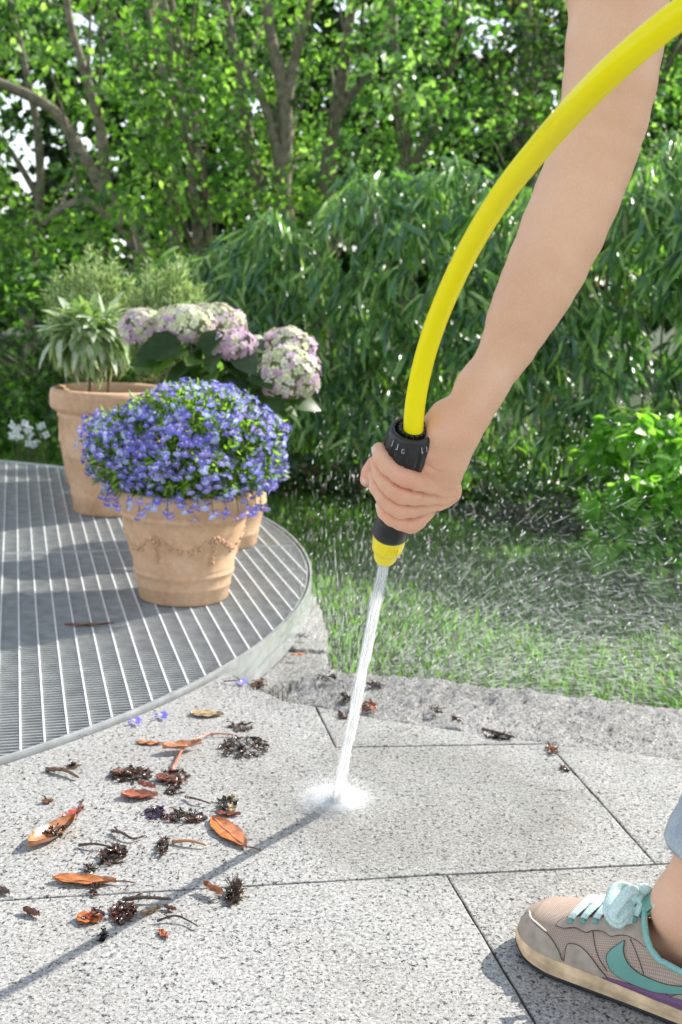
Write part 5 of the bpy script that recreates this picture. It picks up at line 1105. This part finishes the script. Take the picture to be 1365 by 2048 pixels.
def petal(label, p, col): 
    a = G(*p); t = empty('fallen_petal', a, label, 'petal'); v, f, c = fv[0]; R_ = frames(np.array([[1., .2, .1]]), np.array([[.1, -.2, 1.]]))[0]; V = (v*1.4)@R_.T+a+[0, 0, .005]; part('petal', V, f, M['petal'], t, False, c*np.array(col))
petal('blue violet petal on the slab near the grating edge', (267, 1449), (1, .9, 1)); petal('second violet blossom right of the fallen blue petal', (320, 1438), (.8, .8, .9)); petal('pale violet blossom by the foot of the steel ring', (480, 1370), (1.4, 1.4, 1.2))
def twig(label, pts, r_=.0016, col=DK, zb=0., branch=0):
    q = [G(*p_, zb)+[0, 0, .003+.004*math.sin(i*1.9)**2] for i, p_ in enumerate(pts)]; t = empty('twig', q[0], label, 'twig'); S1 = spline(q, 18); tv = tube(S1, np.linspace(r_, r_*.5, 18)*(1+.15*np.sin(np.arange(18)*2.1)), 7); part('stem', *tv, M['wetdebris'], t, True, np.broadcast_to(col, (len(tv[0]), 3)))
    for k in range(branch):
        a = S1[4+5*k]; e = a+[rng.uniform(-.01, .01), rng.uniform(-.008, .008), .004]; tv = tube(spline([a, e], 4), r_*.5, 5); part('side_shoot', *tv, M['wetdebris'], t, True, np.broadcast_to(col, (len(tv[0]), 3)))
twig('reddish curved twig arching over the curled orange leaf', [(343, 1546), (372, 1500), (418, 1475), (468, 1474)], .0020, (.48, .17, .10))
twig('short brown twig alone at the upper left of the slab', [(93, 1543), (128, 1549), (158, 1561)], .0034, (.13, .07, .035), branch=2)
twig('small dark twig above the round wet clump', [(224, 1666), (245, 1676), (266, 1684), (290, 1678)], .0022, branch=1)
twig('straw coloured flat stalk right of the upright bark bit', [(345, 1688), (380, 1692), (413, 1697)], .0024, (.38, .19, .08))
twig('thin curved black twig on the front slab', [(314, 1847), (350, 1843), (375, 1848), (397, 1860)], .0014, branch=2)
twig('dark twig touching the striped wet clump', [(371, 1598), (395, 1608), (422, 1614)], .0018, branch=1)
twig('thick dark twig along the top of the front litter', [(246, 1804), (290, 1806), (343, 1806)], .0028, (.07, .05, .035), branch=2)
twig('knobbly twig pointing left from the round wet clump', [(158, 1695), (190, 1698), (220, 1700)], .0020, branch=1)
twig('little dark twig by the steel ring', [(448, 1366), (470, 1369), (492, 1368)], .0013)
twig('black twig in the gap at the kerb corner', [(965, 1462), (990, 1472), (1030, 1480)], .0026)
def clump(label, px, py, rx, ry, n, cols, h=.010, zb=0., hairy=0, pebble=0):
    c = G(px, py, zb); sx = rx*c[1]/FPX; sy = ry*c[1]/FPX*3.0; t = empty('wet_litter', c, label, 'wet litter'); V = []; F = []; C = []
    for k in range(int(n*1.4)):
        a = rng.uniform(0, 6.28); r = math.sqrt(rng.random()); p_ = c+np.array([math.cos(a)*r*sx, math.sin(a)*r*sy, .001+rng.random()*h*.5*(1-r*.7)]); L = rng.uniform(.004, .015); W = L*rng.uniform(.15, .55); th = rng.uniform(0, 6.28); d = np.array([math.cos(th), math.sin(th), rng.normal()*.25]); s_ = np.array([-math.sin(th), math.cos(th), rng.normal()*.35]); up = np.cross(d, s_); col = np.array(cols[rng.integers(len(cols))])*rng.uniform(.7, 1.3); b = len(V); cv = rng.uniform(-1.2, 1.6)
        for i in range(5):
            for j in range(4):
                u = i/4-.5; v = j/3-.5; V.append(p_+d*u*L+s_*v*W*(1-(2*u)**2*.7)+up*(cv*(v*v*W+u*u*L*.6))+rng.normal(size=3)*.0004)
                V[-1][2] = max(V[-1][2], c[2]+.0006); C.append(col)
        F += [(b+i*4+j, b+(i+1)*4+j, b+(i+1)*4+j+1, b+i*4+j+1) for i in range(4) for j in range(3)]
    part('leaf_scraps', V, F, M['wetdebris'], t, True, np.array(C), kind='stuff')
    tw = []
    for k in range(3+hairy):
        a = rng.uniform(0, 6.28); r = rng.random()*.5; p_ = c+np.array([math.cos(a)*r*sx, math.sin(a)*r*sy, .003]); e = p_+np.array([math.cos(a)*sx*rng.uniform(.4, 1), math.sin(a)*sy*rng.uniform(.3, .8), rng.uniform(.002, .006 if not hairy else .014)]); tw.append(tube(spline([p_, (p_+e)/2+[0, 0, .003], e], 6), rng.uniform(.0003, .0009), 5))
    V_, F_ = join(tw); part('fibres', V_, F_, M['wetdebris'], t, True, np.broadcast_to(DK, (len(V_), 3)), kind='stuff')
BRN = [(.05, .03, .02), (.08, .05, .03), (.03, .02, .015), (.12, .07, .04)]
clump('large black glistening mass of wet litter below the tan leaf', 490, 1497, 50, 20, 95, BRN+[(.16, .13, .08), (.03, .03, .03)], .014)
clump('flat wet scrap of bark at the top of the black mass', 478, 1455, 28, 8, 26, [(.15, .09, .06), (.09, .06, .04)])
clump('dark wet litter round the wide brown leaf', 262, 1552, 44, 13, 60, BRN, .012)
clump('thin wet litter between the broad leaf and the shiny one', 350, 1560, 32, 14, 34, BRN+[(.22, .08, .05)])
clump('grainy wet crumbs under the shiny salmon leaf', 347, 1584, 18, 6, 22, BRN)
clump('round knot of wet dark litter in front of the twig', 227, 1713, 25, 15, 55, BRN+[(.14, .06, .04)], .016)
clump('upright wet bark bit in the middle of the slab', 325, 1697, 11, 14, 22, BRN, .016)
clump('striped wet clump above the pointed orange leaf', 456, 1612, 20, 14, 36, [(.03, .03, .03), (.40, .32, .18), (.05, .04, .03)], .020)
clump('purple tinged wet litter left of the striped clump', 313, 1627, 22, 9, 34, [(.05, .03, .04), (.10, .06, .18), (.06, .03, .03)])
clump('long band of wet brown litter leading to the orange leaf', 370, 1636, 46, 9, 54, BRN+[(.18, .06, .05)])
clump('bristly dark seed head on the front slab', 469, 1792, 18, 12, 44, BRN, .020, hairy=34)
clump('wet brown litter pile in the front slab group', 248, 1828, 26, 13, 55, [(.12, .05, .03), (.05, .03, .02), (.20, .07, .04)], .014)
clump('small wet litter with a red speck beside the heart shaped leaf', 190, 1834, 16, 6, 20, [(.02, .02, .02), (.03, .03, .03), (.5, .04, .02)], .010)
clump('tiny dark crumb under the joint leaf', 190, 1784, 7, 8, 10, BRN)
clump('dark pellet next to the stalk of the heart leaf', 207, 1876, 5, 4, 8, [(.02, .02, .02)])
clump('small dark scraps above the long joint leaf', 182, 1741, 14, 5, 14, [(.10, .09, .07)])
clump('brown crumbs near the upper left of the slab', 148, 1534, 10, 3, 8, BRN)
clump('loose crumbs beside the long leaf near the left edge', 95, 1604, 10, 3, 7, [(.25, .12, .06)])
clump('wet bits lying on the curled long leaf', 112, 1668, 30, 10, 30, BRN+[(.25, .17, .12)], .016)
clump('rusty leaf scraps on the kerb behind the water jet', 738, 1416, 18, 9, 26, [(.40, .13, .05), (.08, .05, .03), (.30, .10, .04)], .014, zb=.004)
clump('black scraps on the kerb left of the jet', 655, 1358, 18, 6, 20, BRN, .01, zb=.004)
clump('dark scraps on the kerb right of the jet', 748, 1372, 20, 7, 22, BRN, .01, zb=.004)
clump('dark wet tuft on the kerb touching the jet', 692, 1398, 12, 10, 20, BRN, .014, zb=.004)
clump('brown bits on the kerb joint at the middle', 690, 1434, 16, 6, 16, [(.2, .09, .05), (.08, .05, .03)], .008)
clump('orange brown scrap with shiny drops on the kerb', 873, 1422, 12, 6, 14, [(.36, .15, .07), (.08, .05, .03)], .01, zb=.004)
clump('small brown scrap at the kerb joint', 912, 1442, 11, 5, 12, [(.10, .06, .04)], .01)
clump('flat black leaf remains at the corner of the slabs', 995, 1474, 26, 7, 26, [(.03, .025, .02), (.05, .04, .03)], .008)
clump('orange scraps in the joint at the slab corner', 1103, 1500, 12, 10, 16, [(.38, .13, .05), (.10, .06, .03)], .01)
clump('brown scrap farther down the same joint', 1128, 1538, 9, 5, 9, [(.12, .07, .04)], .006)
clump('dark brown clump against the foot of the steel ring', 520, 1370, 16, 9, 22, [(.20, .09, .05), (.06, .04, .03)], .018)
clump('small dark scraps below the ring on the step', 600, 1275, 14, 4, 12, BRN, .008, zb=-.05)

# crumbs of soil and grit washed over the slabs
n = 520; cx_ = rng.normal(.0, 1, n)*150+300; cy_ = rng.normal(0, 1, n)*110+1660; P_ = np.array([G(a, min(max(b, 1470), 1990), .0012) for a, b in zip(np.clip(cx_, 10, 900), cy_)]); D_ = rnd(n)*[1, 1, .2]
V_, F_ = dropmesh(P_, D_, rng.uniform(.0008, .0030, n), rng.uniform(.0005, .0013, n)); o = part('soil_crumbs', V_, F_, M['wetdebris'], None, False, np.repeat(np.array([(.06, .04, .025), (.12, .06, .03), (.03, .025, .02)])[rng.integers(3, size=n)], 5, 0), loc=tuple(G(300, 1660))); tag(o, 'tiny dark crumbs of soil washed between the fallen leaves', 'soil', kind='stuff')
